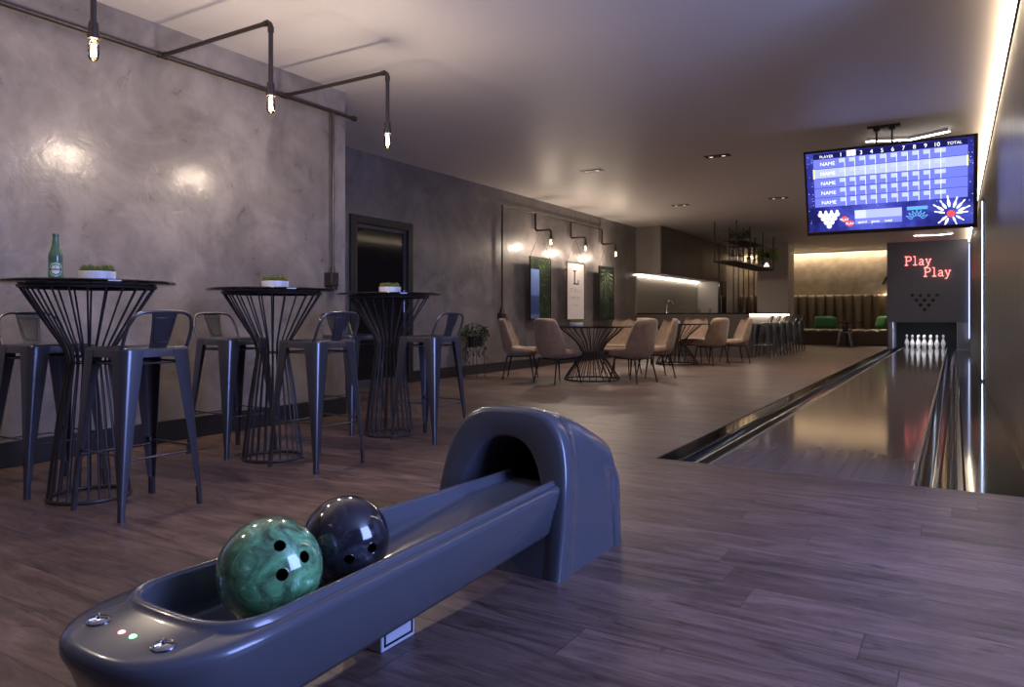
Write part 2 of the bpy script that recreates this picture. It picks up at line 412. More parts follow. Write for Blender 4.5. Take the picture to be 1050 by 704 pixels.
def stroke_letters(word, x, z, h, y, mb, r):
    G = {'P': ([[(-.14,0),(.22,0)],[(0.03,0),(.03,1)],[(-.14,1),(.34,1),(.46,.95),(.52,.84),(.52,.68),(.46,.56),(.34,.5),(.03,.5)]], .74),
         'l': ([[(-.02,0),(.42,0)],[(.2,0),(.2,1),(.0,1)]], .60),
         'a': ([[(.04,.54),(.12,.63),(.25,.66),(.36,.61),(.4,.5),(.4,.06),(.44,0),(.54,0)],[(.4,.36),(.2,.35),(.06,.28),(.02,.16),(.07,.04),(.18,-.01),(.3,.04),(.4,.15)]], .70),
         'y': ([[(-.06,.64),(.16,.64)],[(.34,.64),(.56,.64)],[(.04,.64),(.26,.02)],[(.46,.64),(.2,-.16),(.1,-.28),(-.04,-.28)]], .6)}
    for ch in word:
        st, adv = G[ch]
        for s in st: mb.tube([(x+a*h, y, z+b*h) for a, b in s], r, 6)
        x += adv*h
    return x
nm = emis('neon_red', (1.0, .20, .17), 2.6); nc = emis('neon_core', (1.0,.45,.40), 6.5)
nz = thing('neon_sign', (-.63, YM, 2.0), 'red neon sign reading Play Play on the mask wall', 'neon sign')
for wd, x, z in (('Play', -1.16, 2.317), ('Play', -.70, 1.995)):
    q = MB(); stroke_letters(wd, x, z, .235, YM-.03, q, .0072); o = q.build('neon_word', nm, nz); o.location = (.63, -YM, -2.0)
    q = MB()
    for dx in (0, .17, .3, .46): MB().tube([(x+dx+.01, YM-.028, z+.02), (x+dx+.01, YM-.001, z+.02)], .005, 6).build('standoff', M['matte_dark'], o)
def make_pin():
    prof = [(.0,0),(.026,0),(.03,.01),(.047,.07),(.0605,.115),(.056,.16),(.039,.21),(.025,.245),(.023,.255),(.0255,.29),(.032,.335),(.028,.362),(.015,.378),(0,.381)]
    pts = smooth_path([(r,0,z) for r, z in prof], 3)
    o = MB().lathe([(max(p.x,.0004), p.z) for p in pts], 20, cap=False).build('bowling_pin', mat('pin_white', rgb(225,222,220), .25), smooth=60)
    b = MB().lathe([(.0236,.262),(.0242,.262),(.0258,.277),(.0252,.277)], 20, cap=False); b.lathe([(.0268,.295),(.0272,.295),(.0292,.309),(.0288,.309)], 20, cap=False)
    b.build('neck_band', mat('pin_red', rgb(150,30,30), .3), o); return o
pn0 = None; rows = ('front', 'second', 'third', 'back')
for r_ in range(4):
    for j in range(r_+1):
        x = -.74+(j-r_/2)*.305; y = YM+.3+r_*.264
        pos = {1: ('',), 2: ('left','right'), 3: ('left','middle','right'), 4: ('far left','inner left','inner right','far right')}[r_+1][j]
        lab = 'white bowling pin, %s of the %s row of the rack' % (pos, rows[r_]) if pos else 'white bowling pin at the front point of the rack'
        if pn0 is None: pn0 = make_pin(); tag(pn0, lab, 'bowling pin', 'bowling pins at the end of the lane'); pn0.location = (x, y, Z0)
        else: dup(pn0, (x, y, Z0), 0, lab)

# ------------------------------------------------------------------ ball return
br = thing('ball_return', (-1.33, 1.5, 0), 'grey blue ball return with long rounded tray and arched hood', 'ball return')
def rb(mb, name, m, par=br, **k):
    o = mb.build(name, m, par, **k)
    if par is br: o.location = (1.33, -1.5, 0)
    return o
CX = -1.32
def hw(y): return .222-.07*(min(max(y,.9),2.2)-.9)/1.3
def tray_ring(ins, yf, z, yend=2.34, nose=.24, ex=2.5, zn=None, up=0.0):
    pts = []
    yn = yf+nose
    ys = [yend+(yn-yend)*i/10 for i in range(10)]
    rise = lambda y: z+up*min(max((y-1.50)/.60, 0), 1)
    for y in ys: pts.append((CX-hw(y)+ins, y, rise(y)))
    h = hw(yn)-ins
    for i in range(33):
        a = PI*i/32; c, s = math.cos(a), math.sin(a)
        x = -h*math.copysign(abs(c)**(2/ex), c); y = yn-nose*abs(s)**(2/ex)
        zz = z if zn is None else z+(zn-z)*abs(s)**1.5
        pts.append((CX+x, y, zz))
    for y in reversed(ys): pts.append((CX+hw(y)-ins, y, rise(y)))
    return pts
tr = MB()
tr.loft([tray_ring(.070,.86,.134), tray_ring(.040,.78,.137), tray_ring(.028,.745,.152), tray_ring(.010,.715,.25,zn=.24), tray_ring(.002,.70,.285,zn=.270), tray_ring(.001,.70,.295,zn=.283), tray_ring(.006,.706,.304,zn=.294), tray_ring(.014,.72,.309,zn=.301),
         tray_ring(.022,.842,.310,nose=.15,ex=3), tray_ring(.026,.852,.320,nose=.145,ex=3.2), tray_ring(.032,.860,.325,nose=.14,ex=3.3), tray_ring(.040,.868,.324,nose=.135,ex=3.3), tray_ring(.046,.875,.315,nose=.13,ex=3.3), tray_ring(.052,.883,.245,nose=.125,ex=3.3,up=.05), tray_ring(.058,.890,.225,nose=.12,ex=3.3,up=.072), tray_ring(.068,.90,.217,nose=.115,ex=3.3,up=.078)], True, True, True)
rb(tr, 'tray', M['return'], smooth=50)
# hood
HX = -1.415
def arch(w, h, y, lean=0.0, n=3.0, k=40, z0=0.0, flare=0.0):
    pts = []
    for i in range(k+1):
        a = PI-PI*i/k; c, s = math.cos(a), math.sin(a)
        z = z0+(h-z0)*abs(s)**(2/n)
        x = w*math.copysign(abs(c)**(2/n), c)
        if flare: x += math.copysign(flare*math.exp(-z/.02), c)
        pts.append((HX+x, y+lean*z, z))
    return pts
hd = MB(); LE = .22
def fr_(w, h, y, n, **k): return arch(w, h, y, LE, n, **k)
hd.loft([arch(.165,.42,2.62,0,2.2), arch(.170,.432,2.32,LE*.5,2.3), fr_(.186,.446,2.235,2.35), fr_(.195,.454,2.195,2.4), fr_(.200,.459,2.182,2.4), fr_(.208,.468,2.176,2.5),
         fr_(.262,.542,2.172,3.5), fr_(.270,.553,2.175,3.7), fr_(.2745,.559,2.184,3.8), fr_(.276,.561,2.215,3.8,flare=.006), fr_(.274,.559,2.242,3.8,flare=.006), fr_(.267,.553,2.252,3.8,flare=.008), fr_(.262,.546,2.262,3.8,flare=.012),
         arch(.262,.540,2.33,LE*.9,4,flare=.012), arch(.263,.515,2.44,LE*.7,4.2,flare=.012), arch(.264,.478,2.55,LE*.45,4.4,flare=.012), arch(.264,.42,2.64,.22,4.4,flare=.012), arch(.258,.385,2.68,.1,4,flare=.012), arch(.23,.31,2.70,.02,3.4), arch(.1,.16,2.702,0,3)], False)
ap = MB()
for y0_, y1_ in ((2.176, 2.20),):
    ap.add([(HX-.21,y0_,0),(HX+.21,y0_,0),(HX+.2,y0_+LE*.23,.23),(HX-.2,y0_+LE*.23,.23),(HX-.21,y1_,0),(HX+.21,y1_,0),(HX+.2,y1_+LE*.23,.23),(HX-.2,y1_+LE*.23,.23)], [(0,1,2,3),(7,6,5,4),(0,4,5,1),(1,5,6,2),(2,6,7,3),(3,7,4,0)])
rb(ap, 'front_apron', M['return'], smooth=None)
rb(hd, 'hood', M['return'], smooth=50)
bb = MB()
bb.loft([arch(.255,.328,2.635,.06,6), arch(.2685,.334,2.642,.08,6,flare=.012), arch(.270,.336,2.655,.08,6,flare=.012), arch(.270,.336,2.685,.08,6,flare=.012), arch(.265,.332,2.71,.08,6,flare=.010), arch(.24,.30,2.722,.05,5), arch(.10,.14,2.724,0,4)], False)
rb(bb, 'lower_body', M['return'], smooth=45)
rb(B(HX-.15, HX+.15, 2.3, 2.64, .262, .278), 'inner_ramp', M['return'])
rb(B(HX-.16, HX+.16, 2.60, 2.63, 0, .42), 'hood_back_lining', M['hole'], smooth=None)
lg = B(-1.43, -1.305, 1.473, 1.612, 0, .14)
lgo = rb(lg, 'support_leg', mat('support_white', rgb(176,178,190), .4), bevel=.004)
p_ = MB()
for a in ((1.483,1.489,.012,.128),(1.596,1.602,.012,.128)): p_.box(-1.3045,-1.303,a[0],a[1],a[2],a[3])
for a in ((1.483,1.602,.012,.018),(1.483,1.602,.122,.128)): p_.box(-1.3045,-1.303,a[0],a[1],a[2],a[3])
p_.build('panel_groove', M['blackplastic'], lgo, smooth=None)
for x in (-1.425, -1.215):
    q = MB().lathe([(.022,.0),(.022,.004),(.018,.008),(.010,.009),(.008,.006),(0.0005,.006)], 24, (x, .79, .304))
    bo = rb(q, 'push_button', M['chrome'], smooth=40)
    q = MB()
    for i in range(3):
        a = 2*PI*i/3+.5; q.tube([(x+.006*math.cos(a), .79+.006*math.sin(a), .313), (x+.019*math.cos(a), .79+.019*math.sin(a), .313)], .0022, 6)
    q.build('button_spoke', M['steel'], bo)
for x, c, nme in ((-1.338, (1,.12,.16), 'red indicator light'), (-1.302, (.12,1,.35), 'green indicator light')):
    q = MB().lathe([(.0065,0),(.0065,.003),(.004,.005),(.0005,.0055)], 14, (x, .785, .3038))
    rb(q, 'indicator_light', emis(nme.replace(' ','_'), c, 5.0), smooth=40)['label'] = nme
q = MB().box(-1.285, -1.215, .955, .99, .215, .232); q.tube([(-1.285,.97,.232),(-1.215,.97,.232)], .008, 8)
rb(q, 'rubber_stop', mat('rubber_stop', rgb(50,46,40), .6), bevel=.003)

def bowling_ball(loc, R, m, holes, label, name):
    Fv = Vector((-math.sin(math.radians(31.36)), math.cos(math.radians(31.36)), 0))
    c = Vector(loc); tocam = (Vector((0,0,.9))-c).normalized()
    right = Vector((0,0,1)).cross(tocam).normalized(); up = tocam.cross(right).normalized()
    bm = bmesh.new(); bmesh.ops.create_uvsphere(bm, u_segments=96, v_segments=64, radius=R)
    me = bpy.data.meshes.new(name); bm.to_mesh(me); bm.free(); me.materials.append(m); me.materials.append(M['hole'])
    o = bpy.data.objects.new(name, me); COL.objects.link(o); o.location = loc
    cut = MB()
    dirs = []
    for x, y in holes:
        d = (right*x+up*y+tocam*math.sqrt(max(.02, 1-x*x-y*y))).normalized(); dirs.append(d)
        cut.tube([d*(R*.62), d*(R*1.12)], .0135, 24)
    cm = cut.mesh('cutter', M['hole'], None); co = bpy.data.objects.new('cutter', cm); COL.objects.link(co); co.location = loc
    bo = o.modifiers.new('b', 'BOOLEAN'); bo.object = co; bo.operation = 'DIFFERENCE'; bo.solver = 'EXACT'
    bpy.context.view_layer.update(); dg = bpy.context.evaluated_depsgraph_get()
    nm_ = bpy.data.meshes.new_from_object(o.evaluated_get(dg))
    o.modifiers.clear(); o.data = nm_; bpy.data.objects.remove(co)
    nm_.polygons.foreach_set('use_smooth', [True]*len(nm_.polygons)); nm_.set_sharp_from_angle(angle=math.radians(30))
    if len(nm_.materials) < 2: nm_.materials.append(M['hole'])
    for p in nm_.polygons:
        if p.center.length < R*.985: p.material_index = 1
    nm_.name = name
    tag(o, label, 'bowling ball', 'bowling balls on the ball return')
    # bevelled inserts around the drilled holes
    for d in dirs:
        rg = MB()
        a = d.orthogonal().normalized(); b = d.cross(a)
        rg.tube([d*(R*.990)+a*(.0138*math.cos(t))+b*(.0138*math.sin(t)) for t in [2*PI*i/24 for i in range(24)]], .0011, 6, closed=True)
        rg.build('finger_hole_rim', m, o)
    return o
bowling_ball((-1.310, 1.108, .217+.1152), .115, M['ball_green'], [(.17,.41),(.62,.17),(.21,-.11)], 'green marbled bowling ball at the front of the tray', 'bowling_ball')
bowling_ball((-1.335, 1.372, .217+.1102), .110, M['ball_black'], [(.06,-.44),(.57,-.23),(.45,-.80)], 'black marbled bowling ball behind the green one', 'bowling_ball')

# ------------------------------------------------------------------ bar tables
def wire_base(root, prof, nw, wr_, rings):
    base = None
    for r, z, rr in rings:
        wb = MB().tube([(r*math.cos(2*PI*i/48), r*math.sin(2*PI*i/48), z) for i in range(48)], rr, 8, closed=True)
        if base is None: base = wb.build('wire_base', M['wire'], root)
        else: wb.build('wire_ring', M['wire'], base)
    pts = smooth_path([(r,0,z) for r, z in prof], 5)
    me = MB().tube(pts, wr_, 6).mesh('wire', M['wire'], 60)
    for i in range(nw): share('wire', me, base, rz=2*PI*i/nw)
    return base
def make_bar_table(loc, label):
    t = thing('bar_table', loc, label, 'bar table', 'tall wire-base bar tables along the plaster wall')
    MB().lathe([(.0005,1.058),(.386,1.058),(.395,1.062),(.395,1.068),(.389,1.073),(.0005,1.073)], 72).build('table_top', M['glass_black'], t, smooth=30)
    wire_base(t, [(.180,.012),(.167,.14),(.134,.42),(.106,.60),(.098,.67),(.112,.74),(.165,.83),(.296,1.045)], 24, .0048, [(.180,.010,.0095),(.296,1.046,.010),(.097,.67,.004)])
    return t
BT = [(-3.69, 2.0), (-3.70, 3.15), (-3.69, 4.25)]
bt0 = make_bar_table((*BT[0], 0), 'tall black glass bar table nearest the camera, with the green bottle')
dup(bt0, (*BT[1], 0), .06, 'tall black glass bar table in the middle of the row of three')
dup(bt0, (*BT[2], 0), .03, 'tall black glass bar table in front of the dark door')

# ------------------------------------------------------------------ metal stools
def make_stool(loc, rz, label, group, sh=.757, name='bar_stool', cat='bar stool'):
    t = thing(name, loc, label, cat, group, rz)
    k = sh/.757
    def zz(z): return z*k if z < .72 else sh-(.757-z)
    st = MB()
    rr = lambda h, r, z: [(x, y, z) for x, y in rrect(h, h, r)]
    st.loft([rr(.166,.034,sh-.044), rr(.168,.034,sh-.044), rr(.166,.036,sh-.008), rr(.163,.036,sh-.002), rr(.157,.034,sh), rr(.140,.03,sh-.001), rr(.128,.03,sh-.006), rr(.05,.02,sh-.008)], True, False, True)
    st.build('seat', M['gun'], t, smooth=50)
    for sx in (1, -1):
        for sy in (1, -1):
            lg = MB(); rings = []
            for f in [0,.06,.2,.4,.6,.8,.885,.89,1.0]:
                z = (sh-.012)*(1-f); c = .1685+(.205-.1685)*f
                w = .098-.072*min(f/.885,1)**.9 if f < .888 else .023
                th = .0035; rc = w*.42
                out = [(w,0)]+[(rc-rc*math.sin(a), rc-rc*math.cos(a)) for a in [PI/2*i/6 for i in range(7)]]+[(0,w)]
                inn = [(th,w)]+[(rc-(rc-th)*math.cos(a), rc-(rc-th)*math.sin(a)) for a in [PI/2*i/6 for i in range(7)]]+[(w,th)]
                if f >= .89: inn = [(w*.8,w)]+[(w*.8,w*.8)]*7+[(w,w*.8)]
                rings.append([(sx*(c-a), sy*(c-b), z) for a, b in out+inn])
            lg.loft(rings, True, True, True)
            lo = lg.build('leg', M['gun'], t, smooth=40)
    zf, zb = sh*.37, sh*.905
    def corner(z):
        f = 1-z/(sh-.012); return .1685+(.205-.1685)*f-.018
    c = corner(zf); q = MB()
    for s in (1,-1):
        q.tube([(-c,s*c,zf),(c,s*c,zf)], .005, 8); q.tube([(s*c,-c,zf-.022),(s*c,c,zf-.022)], .005, 8)
    for sx in (1,-1):
        for sy in (1,-1): q.lathe([(.009,-.012),(.009,.012)], 10, (sx*c*.97, sy*c*.97, zf))
    q.build('footrest', M['steel'] if False else M['gun'], t)
    c = corner(zb); q = MB()
    for s in (1,-1): q.tube([(-c,s*c,zb),(c,s*c,zb)], .005, 8); q.tube([(s*c,-c,zb),(s*c,c,zb)], .005, 8)
    q.build('brace', M['gun_dark'], t)
    hp = [(.135,-.158,sh-.01),(.150,-.160,sh+.02),(.178,-.158,sh+.085),(.198,-.142,sh+.135),(.208,-.105,sh+.158),(.214,-.05,sh+.163),(.216,0,sh+.164)]
    hp = hp+[(x,-y,z) for x, y, z in reversed(hp[:-1])]
    MB().tube(smooth_path(hp, 5), .0085, 8).build('back_hoop', M['gun'], t, smooth=60)
    sp = MB(); rings = []
    for f in [0,.25,.5,.75,1]:
        z = sh-.004+.166*f; x = .158+.058*f+.004*math.sin(PI*f); h = .042+.020*f
        rings.append([(x+.002, -h, z), (x-.002+.006, -h*.5, z), (x+.006, 0, z), (x+.004, h*.5, z), (x+.002, h, z), (x-.002, h, z), (x-.0, h*.5, z), (x+.002, 0, z), (x-.0, -h*.5, z), (x-.002, -h, z)])
    sp.loft(rings, True, True, True)
    so = sp.build('splat', M['gun_dark'], t, smooth=40)
    em_ = MB()
    for o_ in (.0075, -.0035):
        em_.tube([(.158+.058*f+o_, h, sh-.004+.166*f) for f, h in ((.16,-.032),(.16,.032),(.5,.041),(.84,.047),(.84,-.047),(.5,-.041))], .0016, 6, closed=True)
    em_.build('embossed_edge', M['gun'], so, smooth=60)
    return t
SG = 'metal stools at the bar tables'
s0 = make_stool((-3.298, 2.012, 0), 0, 'metal low-back stool in front of the nearest bar table', SG)
dup(s0, (-4.085, 2.0, 0), PI, 'metal low-back stool between the bottle table and the wall, cut by the left edge', SG)
dup(s0, (-4.09, 3.15, 0), PI, 'metal low-back stool on the wall side of the middle bar table', SG)
dup(s0, (-3.305, 3.15, 0), 0, 'metal low-back stool in front of the middle bar table', SG)
dup(s0, (-4.085, 4.25, 0), PI, 'metal low-back stool on the wall side of the bar table before the door', SG)
dup(s0, (-3.30, 4.25, 0), 0, 'metal low-back stool in front of the bar table before the door', SG)

# ------------------------------------------------------------------ planters and bottle
def succulent_mesh():
    q = MB(); rnd = random.Random(3)
    for ring, (n, tilt, ln_) in enumerate(((7, .55, .022), (6, 1.0, .026), (4, 1.35, .028))):
        for i in range(n):
            a = 2*PI*i/n+ring*.4; d = Vector((math.cos(a)*math.cos(tilt), math.sin(a)*math.cos(tilt), math.sin(tilt)))
            q.tube([(0,0,0), d*ln_*.5, d*ln_], .004, 5, radii=[.003,.0045,.0006])
    return q.mesh('succulent', M['leaf'], 60)
SUC = succulent_mesh()
PG = 'white bowls of succulents on the tables'
def make_planter(loc, label, sc=1.0):
    t = thing('succulent_bowl', loc, label, 'planter', PG)
    MB().lathe([(.0005,0),(.072*sc,0),(.081*sc,.006),(.083*sc,.046),(.082*sc,.050),(.078*sc,.050),(.076*sc,.044),(.0005,.044)], 36).build('bowl', M['white'], t, smooth=40)
    MB().lathe([(.0005,.044),(.0755*sc,.044),(.0755*sc,.047),(.0005,.048)], 24).build('soil', M['soil'], t)
    rnd = random.Random(int(loc[1]*100))
    sp = [(0,0)]+[(.03*sc*math.cos(a), .03*sc*math.sin(a)) for a in [2*PI*i/5 for i in range(5)]]+[(.058*sc*math.cos(a), .058*sc*math.sin(a)) for a in [2*PI*i/10+.2 for i in range(10)]]
    for x, y in sp:
        o = share('succulent', SUC, t, (x, y, .047), rnd.uniform(0, 6)); k = rnd.uniform(1.0, 1.4); o.scale = (k, k, k)
    return t
make_planter((-3.655, 2.02, 1.073), 'white bowl of succulents beside the green bottle')
make_planter((-3.70, 3.17, 1.073), 'white bowl of succulents on the middle bar table')
make_planter((-3.69, 4.26, 1.073), 'white bowl of succulents on the bar table before the door')

def bottle(loc, face, label):
    t = thing('beer_bottle', loc, label, 'bottle', rz=face)
    g = mat('green_glass', rgb(76,104,84), .08, trans=.15)
    pr = smooth_path([(.0305,0,.004),(.0325,0,.014),(.0325,0,.08),(.0325,0,.118),(.030,0,.138),(.022,0,.165),(.0155,0,.195),(.0132,0,.222),(.0132,0,.228)], 4)
    MB().lathe([(.0005,.002),(.026,0)]+[(p.x,p.z) for p in pr]+[(.0148,.229),(.0148,.238),(.012,.241),(.0005,.241)], 32).build('bottle_body', g, t, smooth=40)
    def patch(name, m, r, hw_, z0, z1, shape, par):
        q = MB(); nz, nx = 14, 12; vs = []; fs = []
        for i in range(nz+1):
            f = i/nz; z = z0+(z1-z0)*f
            w = hw_*(math.sqrt(max(0, 1-(2*f-1)**2)) if shape == 'o' else 1)
            for j in range(nx+1):
                a = (2*j/nx-1)*w/r; vs.append((r*math.cos(a), r*math.sin(a), z))
        for i in range(nz):
            for j in range(nx): a = i*(nx+1)+j; fs.append((a, a+1, a+nx+2, a+nx+1))
        return q.add(vs, fs).build(name, m, par)
    lb_ = patch('label', mat('label_green', rgb(70,120,84), .5), .0328, .040, .022, .096, 'r', t)
    patch('label_border', mat('label_white', rgb(210,215,205), .5), .0330, .030, .024, .094, 'o', lb_)
    patch('label_ring', bpy.data.materials['label_green'], .0332, .027, .028, .090, 'o', lb_)
    patch('label_panel', bpy.data.materials['label_white'], .0334, .020, .036, .082, 'o', lb_)
    patch('label_band', mat('label_band', rgb(40,44,40), .5), .0336, .029, .055, .064, 'r', lb_)
    # the word on the band, wrapped round the glass
    cu = bpy.data.curves.new('t', 'FONT'); cu.body = 'Heineken'; cu.size = .0105; cu.align_x = 'CENTER'
    to = bpy.data.objects.new('t', cu); COL.objects.link(to); bpy.context.view_layer.update()
    me = bpy.data.meshes.new_from_object(to.evaluated_get(bpy.context.evaluated_depsgraph_get())); bpy.data.objects.remove(to)
    for v in me.vertices:
        a = v.co.x/.0338; z = .0563+v.co.y; v.co = (.0338*math.cos(a), .0338*math.sin(a), z)
    me.materials.clear(); me.materials.append(bpy.data.materials['label_white']); share('lettering', me, lb_)
    q = MB(); vs = [(.0338, 0, .073)]
    for i in range(10):
        rr_ = .006 if i % 2 == 0 else .0025; a = rr_*math.sin(2*PI*i/10)/.0338
        vs.append((.0338*math.cos(a), .0338*math.sin(a), .073+rr_*math.cos(2*PI*i/10)))
    q.add(vs, [(0, i+1, (i+1) % 10+1) for i in range(10)]).build('red_star', mat('star_red', rgb(180,40,40), .5), lb_)
bottle((-3.85, 1.92, 1.073), math.atan2(-1.92, 3.85), 'green glass beer bottle on the nearest bar table')

# ------------------------------------------------------------------ filament lights on iron pipe
def bulb_parts(root, off, p, watts, sc=1.0):
    x, y, z = p                      # z = bottom of the drop pipe
    sk_ = MB().lathe([(.014*sc,.022*sc),(.022*sc,.020*sc),(.024*sc,.0),(.024*sc,-.030*sc),(.029*sc,-.032*sc),(.029*sc,-.062*sc),(.021*sc,-.066*sc),(.018*sc,-.05*sc)], 20, (x,y,z)).build('socket', M['pipe'], root, smooth=40)
    zb = z-.066*sc
    gl = MB().lathe([(.013*sc,.012*sc),(.014*sc,0),(.021*sc,-.012*sc),(.0255*sc,-.03*sc),(.0262*sc,-.06*sc),(.024*sc,-.086*sc),(.016*sc,-.100*sc),(.006*sc,-.106*sc),(.0008,-.107*sc)], 20, (x,y,zb), cap=False).build('bulb', M['bulb'], root, smooth=60)
    q = MB()
    for i in range(6):
        a = 2*PI*i/6; b = a+.5
        q.tube([(x+.007*sc*math.cos(a), y+.007*sc*math.sin(a), zb-.022*sc), (x+.011*sc*math.cos(b), y+.011*sc*math.sin(b), zb-.08*sc)], .0028*sc, 5)
    q.build('filament', M['filament'], gl)
    MB().lathe([(.012*sc,.014*sc),(.012*sc,-.004*sc),(.005*sc,-.012*sc),(.003*sc,-.022*sc)], 12, (x,y,zb)).build('bulb_cap', mat('brass_cap', rgb(170,130,90), .3, .9) if 'brass_cap' not in bpy.data.materials else bpy.data.materials['brass_cap'], gl)
    for o in (sk_, gl): o.location = off
    point('filament_glow', (x+off[0], y+off[1], zb-.10*sc+off[2]), (1.0,.83,.66), watts, .035, root)
pl = thing('pipe_wall_light', (XW, 3.0, 2.73), 'iron pipe wall light with dropped filament bulbs above the bar tables', 'wall light')
off = (-XW, -3.0, -2.73)
def pp(mb, name, m=M['pipe'], par=pl, o_=off, **k):
    o = mb.build(name, m, par, **k); o.location = o_; return o
PX = XW+.065
q = MB().tube([(PX, -.6, 2.73), (PX, 4.99, 2.73)], .017, 10); q.tube([(PX, 4.97, 2.73),(PX, 5.01, 2.73)], .024, 10)
q.tube([(PX,-.6,2.73),(XW,-.6,2.73)], .017, 10)
pp(q, 'main_pipe')
for y in (.9, 1.99, 3.08, 4.17):  # the first arm and bulb are out of view, added for extra light
    q = MB(); ex = -3.635
    q.tube([(PX, y-.035, 2.73),(PX, y+.035, 2.73)], .023, 10); q.tube([(PX, y, 2.73),(PX+.05, y, 2.73)], .021, 10)
    q.tube([(PX, y, 2.73)]+[(ex-.03+.03*math.sin(a), y, 2.70+.03*math.cos(a)) for a in [PI/2*i/5 for i in range(6)]]+[(ex, y, 2.33)], .0145, 10)
    q.tube([(ex-.06, y, 2.73),(ex-.025, y, 2.73)], .019, 10); q.tube([(ex, y, 2.70),(ex, y, 2.665)], .019, 10)
    pp(q, 'pipe_arm', smooth=45)
    bulb_parts(pl, off, (ex, y, 2.33), BULB_W, 1.0)
q = MB().tube([(PX, 4.72, 2.73),(PX, 4.72, 1.30)], .013, 10); q.tube([(PX, 4.72, 1.345),(PX, 4.72, 1.29)], .02, 10)
pp(q, 'conduit')
q = MB().box(XW, PX+.03, 4.675, 4.765, 1.17, 1.29); q.box(XW, PX+.035, 4.69, 4.75, 1.13, 1.17)
pp(q, 'junction_box', bevel=.006)

pr = thing('pipe_wall_light', (XR, 12.5, 2.71), 'iron pipe wall light with three bulbs above the hanging pictures', 'wall light')
off2 = (-XR, -12.5, -2.71); QX = XR+.05
q = MB().tube([(QX, 10.03, .97),(QX, 10.03, 2.71),(QX, 13.95, 2.71)], .015, 8); pp(q, 'main_pipe', par=pr, o_=off2)
q = MB().box(XR, QX+.035, 9.96, 10.10, .84, .95); q.lathe([(.05,0),(.03,.08),(.018,.12)], 12, (QX, 10.03, .94)); pp(q, 'outlet_box', par=pr, o_=off2, bevel=.004)
for y in (11.13, 12.51, 13.95):
    ex = -5.99
    q = MB().tube([(QX, y, 2.71),(QX, y, 2.43),(QX+.03, y, 2.40),(ex-.03, y, 2.40),(ex, y, 2.37),(ex, y, 2.30)], .020, 10)
    pp(q, 'pipe_arm', par=pr, o_=off2)
    bulb_parts(pr, off2, (ex, y, 2.30), BULB_W2, 1.05)

# ------------------------------------------------------------------ hanging pictures
def leaf_print(par, fronds, m):
    # each frond: root (y, z), direction angle, length, droop; narrow leaflets on both sides, printed flat on the panel
    q = MB(); rnd = random.Random(len(fronds)); k = 0
    def leaf(y, z, a, l, w):
        nonlocal k
        k += 1; x = .0063+.000004*k
        P = [(y, z), (y+math.cos(a+.35)*w+math.cos(a)*l*.4, z+math.sin(a+.35)*w+math.sin(a)*l*.4), (y+math.cos(a)*l, z+math.sin(a)*l), (y+math.cos(a-.35)*w*.2+math.cos(a)*l*.4, z+math.sin(a-.35)*w*.2+math.sin(a)*l*.4)]
        P = [(min(max(p, -.362), .362), min(max(r_, .014), 1.076)) for p, r_ in P]
        q.add([(x, p, r_) for p, r_ in P], [(0,1,2,3)])
    for (y, z, a, ln_, dr, lw) in fronds:
        n = 7
        for i in range(n):
            f = i/(n-1); py, pz = y+math.cos(a)*ln_*f, z+math.sin(a)*ln_*f-dr*f*f
            da = math.atan2(math.sin(a)*ln_-2*dr*f, math.cos(a)*ln_)
            if abs(py) > .36 or not .02 < pz < 1.07: continue
            for sg in (1,-1): leaf(py, pz, da+sg*(.95-.5*f), 1.35*lw*(1-.45*abs(f-.35)), .034)
    return q.build('leaf_print', m, par, smooth=None)
def leafy(name, c0, c1):
    m = mat(name, c1, .35); g = N(m, 'ShaderNodeNewGeometry')
    L(m, ramp(m, g.outputs['Random Per Island'], [(.1, c0), (.9, c1)]), bsdf(m).inputs['Base Color']); return m
M['print_dark'] = mat('print_dark', rgb(20,32,24), .3)
PXF = -6.20
def picture(y, label, art):
    t = thing('hanging_picture', (PXF, y, .83), label, 'picture', 'pictures hung on cords along the grey wall')
    f = MB()
    h, H_ = .375, 1.10
    f.box(-.012,.012,-h,-h+.012,0,H_); f.box(-.012,.012,h-.012,h,0,H_); f.box(-.012,.012,-h,h,0,.012); f.box(-.012,.012,-h,h,H_-.022,H_)
    f.build('picture_frame', M['blackplastic'], t)
    pn = B(-.008,.006,-h+.012,h-.012,.012,H_-.022).build('print', art, t, smooth=None)
    c = MB().tube([(0,-h+.02,H_),(-.0,0,1.545)], .003, 6); c.tube([(0,h-.02,H_),(0,0,1.545)], .003, 6)
    c.build('hanging_cord', M['matte_dark'], t)
    return t, pn
t, pn = picture(11.13, 'hanging picture of palm fronds beside a blue gradient sky', M['print_dark'])
q = MB().box(.0062,.0068,-.345,-.05,.03,.88); q.build('blue_panel', None, pn, smooth=None)  # blue gradient rectangle laid flat over the dark print
inset = mat('blue_gradient_print', (.2,.3,.7), .3)
tc = N(inset, 'ShaderNodeTexCoord'); sx_ = N(inset, 'ShaderNodeSeparateXYZ'); L(inset, tc.outputs['Object'], sx_.inputs[0])
mr = N(inset, 'ShaderNodeMapRange'); L(inset, sx_.outputs['Z'], mr.inputs[0]); mr.inputs[1].default_value = .03; mr.inputs[2].default_value = .88
L(inset, ramp(inset, mr.outputs[0], [(.06, rgb(90,120,170)), (.12, rgb(50,70,120)), (.44, rgb(60,80,140)), (.50, rgb(110,140,205)), (1., rgb(130,160,225))]), bsdf(inset).inputs['Base Color'])
pn.children[0].data.materials.append(inset)
